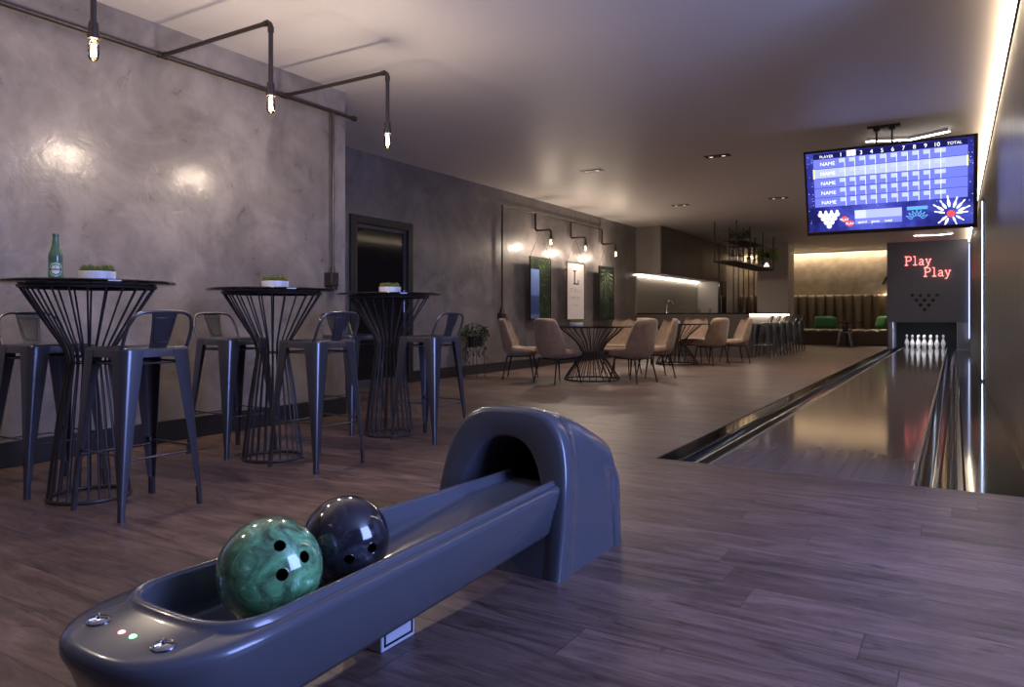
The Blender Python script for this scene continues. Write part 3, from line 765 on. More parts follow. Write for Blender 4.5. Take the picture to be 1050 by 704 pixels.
leaf_print(pn, [(-.10,.52,.9,.75,.1,.20),(-.06,.45,.35,.7,.12,.20),(-.08,.34,-.1,.6,.12,.2),(-.05,.22,-.5,.6,.05,.18),(-.36,1.0,.05,.75,.05,.16),(-.3,.93,.25,.7,.1,.13),(0,.08,.2,.5,.02,.16)], leafy('palm_leaf', rgb(10,26,16), rgb(104,150,84)))
t, pn = picture(12.51, 'white hanging poster with a large black letter L', mat('poster_paper', rgb(214,206,206), .5))
ink = mat('poster_ink', rgb(46,42,48), .6); ink2 = mat('poster_ink_grey', rgb(130,124,128), .6)
q = MB(); X0, X1 = .0062, .0072
q.box(X0,X1,-.075,-.025,.69,.93); q.box(X0,X1,-.11,.02,.92,.945); q.box(X0,X1,-.11,.125,.675,.70); q.box(X0,X1,.095,.125,.70,.765)
q.build('big_letter', ink, pn, smooth=None)
def letters(word, y0, z0, h, wd, gap, m, par):
    G = {'T': [(0,1,.86,1),(.4,.6,0,1)], 'Y': [(.4,.6,0,.5),(0,.2,.5,1),(.8,1,.5,1),(.2,.8,.42,.58)], 'B': [(0,.2,0,1),(0,.9,.86,1),(0,.9,.43,.57),(0,.9,0,.14),(.8,1,.1,.9)], 'L': [(0,.2,0,1),(0,1,0,.16)], 'E': [(0,.2,0,1),(0,1,.86,1),(0,.8,.43,.57),(0,1,0,.14)],
         'U': [(0,.2,0,1),(.8,1,0,1),(0,1,0,.14)], 'I': [(.4,.6,0,1)], 'O': [(0,.2,0,1),(.8,1,0,1),(0,1,.86,1),(0,1,0,.14)], 'F': [(0,.2,0,1),(0,1,.86,1),(0,.8,.43,.57)]}
    q = MB(); y = y0
    for ch in word:
        for a, b, c, d_ in G[ch]: q.box(X0, X1, y+a*wd, y+b*wd, z0+c*h, z0+d_*h)
        y += wd+gap
    return q.build('small_letters', m, par, smooth=None)
letters('TTULI', -.22, .525, .075, .045, .05, ink2, pn); letters('YOTOI', -.19, .39, .055, .038, .046, ink2, pn); letters('LFTOEL', -.20, .275, .022, .03, .03, mat('poster_ink_pale', rgb(170,164,168), .6), pn)
t, pn = picture(13.95, 'hanging picture of drooping pale green leaves, rightmost of three', M['print_dark'])
leaf_print(pn, [(.0,1.07,-1.2,.5,.05,.22),(.0,1.07,-1.57,.55,0,.22),(.0,1.07,-1.95,.5,.05,.22),(.0,1.07,-.8,.4,.15,.2),(0,1.07,-2.35,.4,.15,.2)], leafy('fern_leaf', rgb(24,44,30), rgb(180,200,170)))
leaf_print(pn, [(-.05,.60,-1.3,.4,.05,.14),(.12,.58,-1.75,.45,0,.13),(-.2,.42,-1.4,.35,0,.13),(.2,.35,-1.2,.3,0,.12),(0,.3,-1.9,.3,0,.12),(.25,.62,-1.5,.3,0,.1)], leafy('fern_leaf_dark', rgb(12,22,16), rgb(90,116,90)))

# ------------------------------------------------------------------ plant on stand by the recessed wall
def leaf_mesh_into(q, p, d, ln_, wd, rnd):
    d = Vector(d).normalized(); s = d.cross(Vector((rnd.uniform(-1,1), rnd.uniform(-1,1), rnd.uniform(.2,1)))).normalized(); n = s.cross(d)
    p = Vector(p)
    q.add([p, p+d*ln_*.5+s*wd+n*wd*.25, p+d*ln_, p+d*ln_*.5-s*wd+n*wd*.25, p+d*ln_*.5], [(0,1,4),(1,2,4),(2,3,4),(3,0,4)])
pt = thing('potted_plant', (-6.08, 8.92, 0), 'trailing green plant on thin wire stand by the grey wall', 'potted plant')
q = MB()
for i in range(4):
    a = PI/4+PI/2*i; q.tube([(.15*math.cos(a), .15*math.sin(a), 0), (.13*math.cos(a), .13*math.sin(a), .60)], .005, 6)
q.tube([(.132*math.cos(2*PI*i/24), .132*math.sin(2*PI*i/24), .45) for i in range(24)], .005, 6, closed=True)
q.build('plant_stand', M['wire'], pt)
MB().lathe([(.0005,.44),(.10,.44),(.128,.60),(.12,.605),(.11,.58),(.0005,.58)], 24).build('pot', M['matte_dark'], pt, smooth=40)
q = MB(); rnd = random.Random(5)
for i in range(520):
    a = rnd.uniform(0, 2*PI); r = .19*math.sqrt(rnd.random()); z = .60+rnd.random()**1.3*.20*(1-(r/.2)**2*.6)
    leaf_mesh_into(q, (r*math.cos(a), r*math.sin(a), z), (math.cos(a)+rnd.uniform(-.6,.6), math.sin(a)+rnd.uniform(-.6,.6), rnd.uniform(-.6,.8)), rnd.uniform(.03,.055), rnd.uniform(.010,.018), rnd)
for s in range(12):
    a = 2*PI*s/12+rnd.uniform(-.2,.2); ln_ = rnd.uniform(.15,.42)
    for i in range(int(ln_*90)):
        z = .60-ln_*i/(ln_*90); r = .15+.03*math.sin(i*.5)
        leaf_mesh_into(q, (r*math.cos(a), r*math.sin(a), z), (rnd.uniform(-1,1), rnd.uniform(-1,1), -.7), .035, .011, rnd)
tag(q.build('foliage', M['leaf_dark'], pt, smooth=None), kind='stuff')

# ------------------------------------------------------------------ dining sets
def make_dining_table(loc, label):
    t = thing('dining_table', loc, label, 'dining table', 'round wire-base dining tables')
    MB().lathe([(.0005,.748),(.69,.748),(.70,.752),(.70,.758),(.695,.762),(.0005,.762)], 80).build('table_top', M['glass_black'], t, smooth=30)
    wire_base(t, [(.39,.012),(.34,.10),(.20,.30),(.155,.38),(.165,.44),(.24,.55),(.38,.67),(.455,.745)], 26, .0065, [(.39,.010,.010),(.455,.746,.010),(.155,.38,.012)])
    return t
DT1 = (-4.40, 9.40); DT2 = (-4.47, 13.3)
d0 = make_dining_table((*DT1, 0), 'round dining table with wire base, nearest of the dining tables')
dup(d0, (*DT2, 0), .05, 'round dining table with wire base, farther one by the bar panel')
make_planter((DT1[0]-.22, DT1[1]-.05, .762), 'white bowl of succulents on the nearer dining table', 1.15)
make_planter((DT2[0]-.06, DT2[1], .762), 'white bowl of succulents on the farther dining table', 1.4)
def make_chair(loc, rz, label):
    t = thing('dining_chair', loc, label, 'dining chair', 'tan suede dining chairs', rz)
    # shell: front edge of the seat (y<0) sweeps back and up into a wrapped backrest
    prof = [(-.29,.385,.24,0,.045),(-.25,.345,.268,.01,.09),(-.06,.325,.290,.03,.11),(.10,.32,.300,.05,.11),(.205,.345,.305,.065,.10),(.25,.45,.302,.06,.07),(.275,.58,.288,.045,.055),(.298,.72,.266,.022,.046),(.315,.825,.235,.006,.04),(.32,.866,.17,0,.03)]
    rings_o, rings_i = [], []
    pts = [Vector((p[0], p[1], 0)) for p in prof]
    nu = 12
    vo = []; vi = []
    for i, (y, z, h, rise, th) in enumerate(prof):
        a = pts[max(i-1,0)]; b = pts[min(i+1,len(pts)-1)]; tg = (b-a).normalized(); nrm = Vector((-tg.y, tg.x, 0))   # towards the sitter
        ro, ri = [], []
        for j in range(nu+1):
            u = 2*j/nu-1; e = u*u; wrap = (rise*1.0*e + (.115*e*e if i >= 4 else .03*e*e))
            cy = y+nrm.x*wrap; cz = z+nrm.y*wrap
            x = h*u*(1-.03*e)
            t2 = th*(1-.35*e*e)
            ro.append((x, cy, cz)); ri.append((x*.95, cy+nrm.x*t2, cz+nrm.y*t2))
        rings_o.append(ro); rings_i.append(ri)
    q = MB()
    loops = [o+list(reversed(i_)) for o, i_ in zip(rings_o, rings_i)]
    q.loft(loops, True, True, True)
    q.build('seat_shell', M['suede'], t, smooth=70, subsurf=1)
    c = MB(); rr = lambda hx, hy, r, z: [(x, y-.03, z) for x, y in rrect(hx, hy, r, 5)]
    c.loft([rr(.20,.20,.06,.415), rr(.215,.21,.07,.43), rr(.21,.205,.07,.448), rr(.185,.18,.06,.456), rr(.06,.06,.03,.459)], True, True, True)
    c.build('seat_cushion', M['suede'], t, smooth=60)
    for sx in (1,-1):
        for yy, yo in ((-.17,-.06),(.15,.07)):
            MB().tube([(sx*.19, yy, .345), (sx*.235, yy+yo, 0)], .012, 8, radii=[.014,.008]).build('leg', M['blackplastic'], t)
    q = MB(); q.tube([(-.19,-.17,.335),(.19,-.17,.335)], .009, 6); q.tube([(-.19,.15,.325),(.19,.15,.325)], .009, 6); q.tube([(.19,-.17,.335),(.19,.15,.325)], .009, 6); q.tube([(-.19,-.17,.335),(-.19,.15,.325)], .009, 6)
    q.build('seat_frame', M['blackplastic'], t)
    return t
def face(dx, dy): return math.atan2(dx, -dy)
CH = [((-5.36,9.02), (.92,.38), 'tan dining chair seen from the side, left end of the nearer table'),
      ((-4.60,8.72), (.30,.66), 'tan dining chair with its back to the camera, left front of the nearer table'),
      ((-3.72,9.28), (-.66,.16), 'tan dining chair with its back to the camera, right front of the nearer table'),
      ((-4.43,10.55), (-.05,-1), 'tan dining chair on the far side of the nearer table'),
      ((-3.78,10.30), (-.80,-.60), 'tan dining chair turned left, right rear of the nearer table'),
      ((-4.72,12.65), (.26,.62), 'tan dining chair with its back to the camera at the farther table'),
      ((-4.42,14.15), (0,-1), 'tan dining chair on the far side of the farther table, facing the camera'),
      ((-3.85,13.42), (-.93,.37), 'tan dining chair with a wide bluish lit back, right of the farther table'),
      ((-3.62,14.2), (-.86,-.52), 'tan dining chair nearest the end of the dark bar panel')]
c0 = None
for (x, y), f, lab in CH:
    if c0 is None: c0 = make_chair((x, y, 0), face(*f), lab)
    else: dup(c0, (x, y, 0), face(*f), lab)

# ------------------------------------------------------------------ kitchen and bar
Y0 = 15.95
kc = thing('wall_cabinet', (XR, Y0, 1.88), 'taupe wall cabinets from the ceiling down to the lit backsplash', 'kitchen cabinet')
def kb_(bx, name, m, par, **k):
    o = bx.build(name, m, par, **k); o.location = -par.location if par.parent is None else (0,0,0); return o
kb_(B(XR, -5.75, Y0, 20.68, 1.88, CZ), 'cabinet_body', M['cabinet'], kc, bevel=.004)
for i in range(6):
    a = Y0+.02+i*.777; kb_(B(-5.75, -5.73, a, a+.774, 1.885, CZ-.01), 'cabinet_door', M['cabinet_dark'], kc, bevel=.003)
led('led_strip', B(XR+.02, XR+.05, Y0+.03, 20.66, 1.860, 1.874), M['led_kitchen'], 'warm led strip under the wall cabinets over the backsplash', 'led strip')
tag(B(XR+.003, XR+.02, Y0, 20.68, .905, 1.85).build('backsplash', M['splash'], smooth=None), 'glossy grey backsplash panel lit from above', 'backsplash')
bc = thing('base_cabinet', (XR, 18, 0), 'dark kitchen base cabinet with worktop below the backsplash', 'kitchen cabinet')
kb_(B(XR+.004, -5.72, 16.62, 20.68, 0, .87), 'cabinet_body', M['cabinet_dark'], bc, bevel=.004)
kb_(B(XR+.004, -5.70, 16.62, 20.68, .87, .90), 'worktop', M['gloss_black'], bc, bevel=.004)
fr = thing('refrigerator', (XR, 20.7, 0), 'tall black refrigerator unit at the end of the kitchen run', 'refrigerator')
kb_(B(XR, -5.75, 20.70, 21.5, 0, CZ), 'housing', M['cabinet'], fr, bevel=.004)
kb_(B(-5.75, -5.72, 20.72, 21.48, .1, 1.9), 'fridge_door', M['glass_black'], fr, bevel=.004)
kb_(B(-5.75, -5.72, 20.72, 21.48, 1.92, CZ-.01), 'upper_door', M['cabinet_dark'], fr, bevel=.004)
q = MB().tube([(-5.69, 20.8, .8), (-5.69, 20.8, 1.5)], .012, 8); kb_(q, 'fridge_handle', M['steel'], fr)
bp = thing('bar_counter', (-3.77, Y0, 0), 'dark bar counter with lit underside and end panel toward the dining tables', 'bar counter')
kb_(B(XR+.02, -3.77, Y0, Y0+.06, 0, .945), 'front_panel', M['cabinet_dark'], bp, bevel=.004)
kb_(B(-4.3, -3.83, Y0+.06, 20.5, 0, .945), 'bar_body', M['pillar'], bp, bevel=.004)
t_ = MB().box(XR+.02, -3.77, Y0, Y0+.66, .945, .972); t_.box(-4.4, -3.77, Y0+.66, 20.5, .945, .972)
kb_(t_, 'countertop', M['gloss_black'], bp, bevel=.004)
kb_(B(-3.80, -3.785, Y0+.08, 20.45, .928, .942), 'under_light', M['led_bar'], bp, smooth=None)
for i in range(3):
    z = .25+.24*i; kb_(B(-3.83, -3.80, Y0+.08, 20.5, z, z+.02), 'panel_rib', M['steel'], bp, bevel=.003)
fa = thing('faucet', (-5.72, 16.3, .972), 'chrome gooseneck faucet on the counter before the backsplash', 'faucet')
q = MB().lathe([(.028,0),(.028,.01),(.018,.03),(.016,.05)], 16); q.tube([(0,0,.03),(0,0,.20)]+[(.075-.075*math.cos(a), 0, .20+.075*math.sin(a)) for a in [PI*i/10 for i in range(11)]]+[(.15,0,.16)], .013, 10)
q.build('spout', M['chrome'], fa, smooth=50)
MB().tube([(0,-.02,.06),(0,-.08,.09)], .008, 8).build('faucet_lever', M['chrome'], fa)
GL = 'drinking glasses on the counter'
gm = mat('clear_glass', rgb(220,225,230), .03, trans=.9)
g0 = None
for x, lab in ((-5.3, 'drinking glass nearest the faucet'), (-4.95, 'middle drinking glass on the counter'), (-4.7, 'drinking glass farthest from the faucet')):
    if g0 is None:
        g0 = MB().lathe([(.0005,0),(.032,0),(.036,.09),(.034,.09),(.030,.006),(.0005,.006)], 18).build('drinking_glass', gm); tag(g0, lab, 'glass', GL); g0.location = (x, 16.25, .972)
    else: dup(g0, (x, 16.25, .972), 0, lab)
BS = 'metal stools along the bar'
for i, lab in enumerate(('metal bar stool at the near end of the bar', 'second metal bar stool from the near end of the bar', 'third metal bar stool from the near end of the bar', 'fourth metal bar stool from the near end of the bar', 'fifth metal bar stool from the near end of the bar', 'metal bar stool at the far end of the bar')):
    dup(s0, (-3.55, 16.25+.76*i, 0), 0, lab, BS)

# slat screen between kitchen and pillar
ss = thing('slat_screen', (-5.3, 21.9, 0), 'screen of thin dark upright slats beside the pillar', 'slat screen')
for i in range(5):
    x = -5.62+.146*i; o = B(x-.014, x+.014, 21.87, 21.93, .04, CZ-.04).build('slat', M['cabinet_dark'], ss, bevel=.003); o.location = (5.3, -21.9, 0)
q = MB().box(-5.7,-4.86,21.86,21.94,0,.04); q.box(-5.7,-4.86,21.86,21.94,CZ-.04,CZ); o = q.build('screen_rail', M['cabinet_dark'], ss); o.location = (5.3, -21.9, 0)

# hanging shelf above the bar
hs = thing('hanging_shelf', (-4.27, 17.8, 2.1), 'black metal shelf hung from the ceiling over the bar', 'hanging shelf')
def hb(mb, name, m=M['matte_dark'], **k):
    o = mb.build(name, m, hs, **k); o.location = (4.27, -17.8, -2.1); return o
hb(B(-4.52, -4.02, 15.9, 19.72, 2.085, 2.11), 'shelf_board', mat('shelf_board', rgb(58,52,46), .5), bevel=.003)
for y in (15.93, 17.15, 18.45, 19.69):
    for x in (-4.50, -4.03):
        hb(MB().tube([(x, y, 2.09), (x, y, CZ)], .015, 8), 'hanging_rod')
for x in (-4.50, -4.03):
    for z in (2.36, 2.62): hb(MB().tube([(x, 16.6 if x < -4.2 else 17.15, z), (x, 19.69, z)], .009, 8), 'shelf_rail')
hb(B(-4.50, -4.05, 16.7, 18.45, 2.61, 2.625), 'upper_shelf', bpy.data.materials['shelf_board'])
# things standing on it
def shelf_bottle(y, x, c, lab, z=2.11, h=1.0):
    o = MB().lathe([(.0005,0),(.036,0),(.038,.01),(.038,.15*h),(.03,.18*h),(.014,.21*h),(.013,.27*h),(.016,.272*h),(.016,.285*h),(.0005,.285*h)], 16).build('liquor_bottle', c, smooth=40)
    o.location = (x, y, z); tag(o, lab, 'bottle', 'bottles on the hanging shelf')
    q = MB().lathe([(.0385,.04),(.0386,.04),(.0386,.11*h),(.0385,.11*h)], 16, cap=False); q.build('bottle_label', M['white'], o); return o
gv = mat('violet_glass', rgb(74,64,110), .12); ga = mat('amber_glass', rgb(110,70,34), .12); gc = mat('pale_glass', rgb(180,176,170), .15)
for y, x, c, lab, z in ((16.45,-4.25,gv,'violet bottle at the near end of the hanging shelf',2.11),(16.62,-4.12,gv,'violet bottle second along the hanging shelf',2.11),(16.9,-4.2,gc,'pale bottle third along the lower hanging shelf',2.11),(17.5,-4.15,ga,'amber bottle near the middle of the lower hanging shelf',2.11),
                     (17.42,-4.2,gc,'pale bottle on the upper board of the hanging shelf, nearer',2.625),(17.75,-4.2,ga,'amber bottle on the upper board of the hanging shelf, farther',2.625)):
    shelf_bottle(y, x, c, lab, z)
for y, lab in ((18.0,'white cup near the middle of the hanging shelf'),(18.3,'white cup past the middle of the hanging shelf'),(18.85,'white cup toward the far end of the hanging shelf')):
    o = MB().lathe([(.0005,0),(.035,0),(.05,.08),(.046,.08),(.032,.006),(.0005,.006)], 18).build('cup', M['white'], smooth=40); o.location = (-4.15, y, 2.11); tag(o, lab, 'cup', 'cups on the hanging shelf')
o = thing('shelf_lamp', (-4.12, 19.3, 2.11), 'small cone lamp with white shade at the far end of the hanging shelf', 'lamp')
MB().lathe([(.0005,0),(.05,0),(.05,.01),(.008,.014),(.008,.08),(.0005,.08)], 16).build('lamp_base', M['steel'], o)
MB().lathe([(.075,.06),(.02,.16)], 18, cap=False).build('lamp_shade', emis('lit_shade', (1,.9,.78), .7), o)
def shelf_plant(loc, m, lab, n, R, drop, seed, hang=False):
    t = thing('shelf_plant', loc, lab, 'potted plant')
    MB().lathe([(.0005,0),(.06,0),(.085,.11),(.078,.11),(.0005,.09)], 18).build('pot', M['matte_dark'], t, smooth=40)
    q = MB(); r_ = random.Random(seed)
    for i in range(n):
        a = r_.uniform(0,2*PI); r = R*math.sqrt(r_.random()); z = .11+r_.uniform(-drop, .16)*(.3+r/R*.7)
        if z < .12: r = max(r, .1)
        leaf_mesh_into(q, (r*math.cos(a), r*math.sin(a), z), (math.cos(a), math.sin(a), r_.uniform(-.9,.5)), r_.uniform(.05,.09), .014, r_)
    tag(q.build('foliage', m, t, smooth=None), kind='stuff')
    return t
shelf_plant((-4.2, 16.95, 2.625), M['leaf_dark'], 'dark bushy plant on the upper board of the hanging shelf', 260, .2, .05, 11)
hp_ = shelf_plant((-4.03, 18.9, 2.36), M['leaf_lime'], 'lime green trailing plant in the black pot hung at the far end of the shelf', 460, .24, .22, 12)
MB().tube([(0,0,.10),(0,0,.262)], .006, 6).build('hanging_hook', M['matte_dark'], hp_)

# ------------------------------------------------------------------ sofa corner
sf = thing('channel_sofa', (-4, YB, 0), 'long brown channel-back sofa built along the far wall', 'sofa')
def sb(mb, name, m, **k):
    o = mb.build(name, m, sf, **k); o.location = (4, -YB, 0); return o
SX0, SX1 = -6.3, -1.66
sb(B(SX0, SX1, 24.42, YB-.02, 0, .40), 'sofa_base', mat('sofa_base', rgb(100,86,72), .5), bevel=.01)
q = MB(); n = 17; cw = (SX1-SX0)/n; rings = []
for z, pull in ((.40,0),(1.50,0),(1.555,.02),(1.585,.06)):
    r = []
    for i in range(n):
        for j in range(9):
            f = j/8; r.append((SX0+cw*(i+f), YB-.10-(.115-pull)*math.sin(PI*min(max(f,.0),1))**.55, z))
    r += [(SX1, YB-.01, z), (SX0, YB-.01, z)]; rings.append(r)
q.loft(rings, True, True, True); sb(q, 'back_channels', M['sofa'], smooth=50)
q = MB(); rings = []
n2 = 14; cw = (SX1-SX0)/n2
for y, zt in ((YB-.2,.50),(24.60,.51),(24.48,.505),(24.42,.48),(24.40,.44),(24.41,.40)):
    r = []
    for i in range(n2):
        for j in range(7):
            f = j/6; r.append((SX0+cw*(i+f), y-.03*math.sin(PI*f)**.6*(1 if y < 24.5 else 0), zt-(.03*(1-math.sin(PI*f)**.5) if zt > .45 else 0)))
    rings.append(r)
q.loft(rings, False); sb(q, 'seat_channels', M['sofa'], smooth=60)
sb(B(SX1-.08, SX1+.01, 24.42, YB-.02, 0, 1.585), 'end_panel', M['sofa'], bevel=.02)
def cushion(loc, w, h, rot, lab):
    q = MB(); rings = []
    for k in range(9):
        u = 2*k/8-1; t_ = .06*math.sqrt(max(0,1-u**4))+.006
        rings.append([(w/2*a, t_*b*(1-abs(a)**5*.85), h/2*u) for a, b in [(-1,0)]+[(-1+2*i/8, -1) for i in range(1,8)]+[(1,0)]+[(1-2*i/8, 1) for i in range(1,8)]])
    q.loft(rings, True, True, True)
    o = q.build('cushion', M['green_cloth'], smooth=70, subsurf=1); o.location = loc; o.rotation_euler = rot
    return tag(o, lab, 'cushion', 'green cushions on the sofa')
cushion((-3.52, 24.98, .70), .75, .42, (-.3, 0, 0), 'wide green cushion leaning on the sofa near the pillar')
cushion((-1.90, 24.85, .71), .50, .42, (-.35, 0, -.75), 'green cushion tucked into the right end of the sofa')
ct = thing('cafe_table', (-2.75, 23.75, 0), 'small dark cafe table in front of the sofa', 'cafe table')
MB().lathe([(.0005,.70),(.46,.70),(.46,.725),(.0005,.725)], 36).build('table_top', M['matte_dark'], ct, smooth=30)
q = MB().lathe([(.0005,0),(.22,0),(.22,.015),(.035,.03),(.03,.68),(.09,.70)], 20); q.build('pedestal', M['matte_dark'], ct, smooth=40)
o = MB().lathe([(.0005,0),(.045,0),(.06,.12),(.055,.12),(.04,.008),(.0005,.008)], 18).build('cup', mat('cup_grey', rgb(120,108,104), .4), smooth=40); o.location = (-2.72, 23.7, .725); tag(o, 'small grey cup on the cafe table by the sofa', 'cup')
make_stool((-2.72, 23.1, 0), -PI/2, 'low metal chair at the cafe table by the sofa', None, .46, 'metal_chair', 'chair')
wl = thing('wall_spotlight', (-1.86, YB, 2.0), 'small black spotlight on the tan wall above the sofa', 'wall light')
MB().lathe([(.04,0),(.04,.02),(.0005,.02)], 14).xform(Matrix.Rotation(PI/2, 4, 'X')).build('wall_plate', M['blackplastic'], wl)
MB().tube([(0,-.02,0),(0,-.10,.01)], .01, 8).build('bracket', M['blackplastic'], wl)
MB().tube([(.055,-.12,.11),(-.055,-.10,-.11)], .035, 12).build('spot_head', M['blackplastic'], wl)
l = bpy.data.lights.new('sofa_spot', 'SPOT'); l.energy = 30; l.spot_size = 1.5; l.spot_blend = .6; l.color = (1,.78,.5); l.shadow_soft_size = .03
o = bpy.data.objects.new('sofa_spot', l); COL.objects.link(o); o.parent = wl; o.location = (-.075,-.10,-.14); o.rotation_euler = (-.35, -.45, 0)

# ------------------------------------------------------------------ ceiling fittings
def zig(cx, cy, lab, lm='led_zig'):
    o_ = thing('angled_ceiling_light', (cx, cy, CZ), lab, 'ceiling light', 'angled led ceiling lights')
    pts = [(-.43,-.02), (0,.15), (.40,-.06)]
    for nm_, r, z0, z1, m in (('light_housing', .022, -.035, 0, M['white']), ('light_diffuser', .019, -.040, -.0352, M[lm])):
        q = MB()
        for (a, b), (c, d_) in zip(pts, pts[1:]):
            t = Vector((c-a, d_-b)).normalized(); n_ = Vector((-t.y, t.x))*r
            q.add([(a+n_.x,b+n_.y,z0),(a-n_.x,b-n_.y,z0),(c-n_.x,d_-n_.y,z0),(c+n_.x,d_+n_.y,z0),(a+n_.x,b+n_.y,z1),(a-n_.x,b-n_.y,z1),(c-n_.x,d_-n_.y,z1),(c+n_.x,d_+n_.y,z1)],
                  [(0,3,2,1),(4,5,6,7),(0,1,5,4),(1,2,6,5),(2,3,7,6),(3,0,4,7)])
        q.build(nm_, m, o_, smooth=None)
    return o_
zig(-.45, 9.40, 'angled led ceiling light above the score screen')
zig(-.45, 21.0, 'angled led ceiling light seen under the score screen, near the mask')
zig(-2.0, -1.2, 'angled led ceiling light over the approach', 'led_zig_dim')
def downlight(x, y, lab, on):
    t = thing('recessed_downlight', (x, y, CZ), lab, 'ceiling light', 'recessed ceiling spots')
    q = MB()
    q.loft([[(a, b, -.006) for a, b in rrect(.16,.075,.012,2)], [(a, b, 0) for a, b in rrect(.165,.08,.012,2)]], True, True, True)
    q.build('trim_plate', mat('downlight_trim', rgb(92,84,84), .5) if 'downlight_trim' not in bpy.data.materials else bpy.data.materials['downlight_trim'], t, smooth=None)
    for dx in (-.08, .08):
        c = MB().lathe([(.062,-.009),(.062,-.0065),(.05,-.004),(.02,.0)], 20, (dx,0,0)); h = c.build('lamp_cup', M['blackplastic'], t, smooth=40)
        MB().lathe([(.0005,-.0095),(.026,-.0095),(.026,-.006),(.0005,-.006)], 16, (dx,0,0)).build('lamp_lens', emis('spot_lens', (1,.85,.68), .5) if 'spot_lens' not in bpy.data.materials else bpy.data.materials['spot_lens'], h)
    if on:
        l = bpy.data.lights.new('downlight_beam', 'SPOT'); l.energy = on; l.spot_size = 2.5; l.spot_blend = 1.0; l.color = (1,.88,.79); l.shadow_soft_size = .06
        o = bpy.data.objects.new('downlight_beam', l); COL.objects.link(o); o.parent = t; o.location = (0,0,-.03)
downlight(-4.41, 9.43, 'recessed ceiling spot above the nearer dining table', SPOT_W)
downlight(-2.62, 9.40, 'recessed ceiling spot above the open floor, nearer', SPOT_W*.6)
downlight(-4.37, 13.2, 'recessed ceiling spot above the farther dining table', SPOT_W)
downlight(-2.64, 13.3, 'recessed ceiling spot above the open floor, farther', SPOT_W)

# ------------------------------------------------------------------ score screen
tv = thing('score_screen', (-.63, 8.87, 2.29), 'large bowling score screen hung over the lane', 'screen')
TW, TH, TILT = 1.63, .925, math.radians(17)
def tp(u, v, o=0.0):
    x = (u-.5)*TW; z = (.5-v)*TH; y = -o
    return (x, y*math.cos(TILT)-z*math.sin(TILT), y*math.sin(TILT)+z*math.cos(TILT))
def slab(u0, u1, v0, v1, o0, o1):
    return MB().add([tp(u0,v1,o0),tp(u1,v1,o0),tp(u1,v1,o1),tp(u0,v1,o1),tp(u0,v0,o0),tp(u1,v0,o0),tp(u1,v0,o1),tp(u0,v0,o1)],
                    [(0,3,2,1),(4,5,6,7),(0,1,5,4),(1,2,6,5),(2,3,7,6),(3,0,4,7)])
slab(-.01, 1.01, -.018, 1.018, -.05, -.004).build('screen_housing', M['blackplastic'], tv, smooth=None)
bz = MB()
for a in ((-.01,.004,-.018,1.018),(.988,1.01,-.018,1.018),(-.01,1.01,-.018,.008),(-.01,1.01,.975,1.018)):
    s_ = slab(*a, -.006, .006); bz.add(s_.v, s_.f)
bz.build('bezel', mat('bezel', rgb(52,48,56), .25), tv, smooth=None)
s_ = slab(-.005, 1.0, .972, .978, .004, .0075); s_.build('bezel_trim', M['chrome'], tv, smooth=None)
def scr_bg():
    m = emis('screen_blue', rgb(46,48,140), SCREEN); nt = m.node_tree
    e = [n for n in nt.nodes if n.type == 'EMISSION'][0]
    co = coords(m, (1,1,1)); n_ = noise(m, co, 2.5, 3)
    L(m, ramp(m, n_, [(.38, rgb(28,28,88)), (.52, rgb(46,48,138)), (.70, rgb(78,86,190))]), e.inputs[0]); return m
sc_ = slab(0, 1, 0, 1, -.004, .001).build('screen_picture', scr_bg(), tv, smooth=None)
EM = {k: emis('screen_'+k, c, SCREEN*s) for k, (c, s) in {'row': (rgb(112,122,224),1.0), 'row2': (rgb(176,186,240),1.0), 'cell': (rgb(184,194,250),1.05), 'line': (rgb(225,232,255),1.2),
      'white': (rgb(245,246,255),1.25), 'red': (rgb(214,84,92),1.0), 'cyan': (rgb(96,170,226),1.0), 'yellow': (rgb(240,238,150),1.1), 'dark': (rgb(26,26,82),1.0), 'panel': (rgb(172,182,244),1.0), 'panel2': (rgb(205,212,252),1.0), 'band': (rgb(120,128,222),1.0)}.items()}
def quad(mb, u0, u1, v0, v1, o): mb.add([tp(u0,v1,o),tp(u1,v1,o),tp(u1,v0,o),tp(u0,v0,o)], [(0,1,2,3)])
def put(mb, name, m): return mb.build(name, EM[m], sc_, smooth=None)
T0, RH = .085, .117
q = MB(); quad(q, .05, .955, .02, T0, .0014); put(q, 'header_bar', 'dark')
for i in range(5):
    q = MB(); v = T0+RH*i; quad(q, .05-.004*(i == 1), .957, v+.003, v+RH-.003, .0016)
    put(q, 'score_row', 'row2' if i == 1 else 'row')
q = MB(); v = T0+RH; quad(q, .046, .056, v, v+RH, .002); put(q, 'turn_marker', 'yellow'); q = MB(); quad(q, .950, .960, v, v+RH, .002); put(q, 'turn_marker', 'yellow')
for i in range(5):
    for j in range(10):
        u = .195+.0625*j; v = T0+RH*i; cl, li = MB(), MB()
        quad(cl, u+.018, u+.050, v+.012, v+.060, .002)
        if j == 9: quad(cl, u+.050, u+.080, v+.012, v+.060, .002)
        quad(li, u+.051, u+.0545, v+.012, v+RH-.002, .0022)
        put(cl, 'score_box', 'cell'); put(li, 'frame_line', 'line')
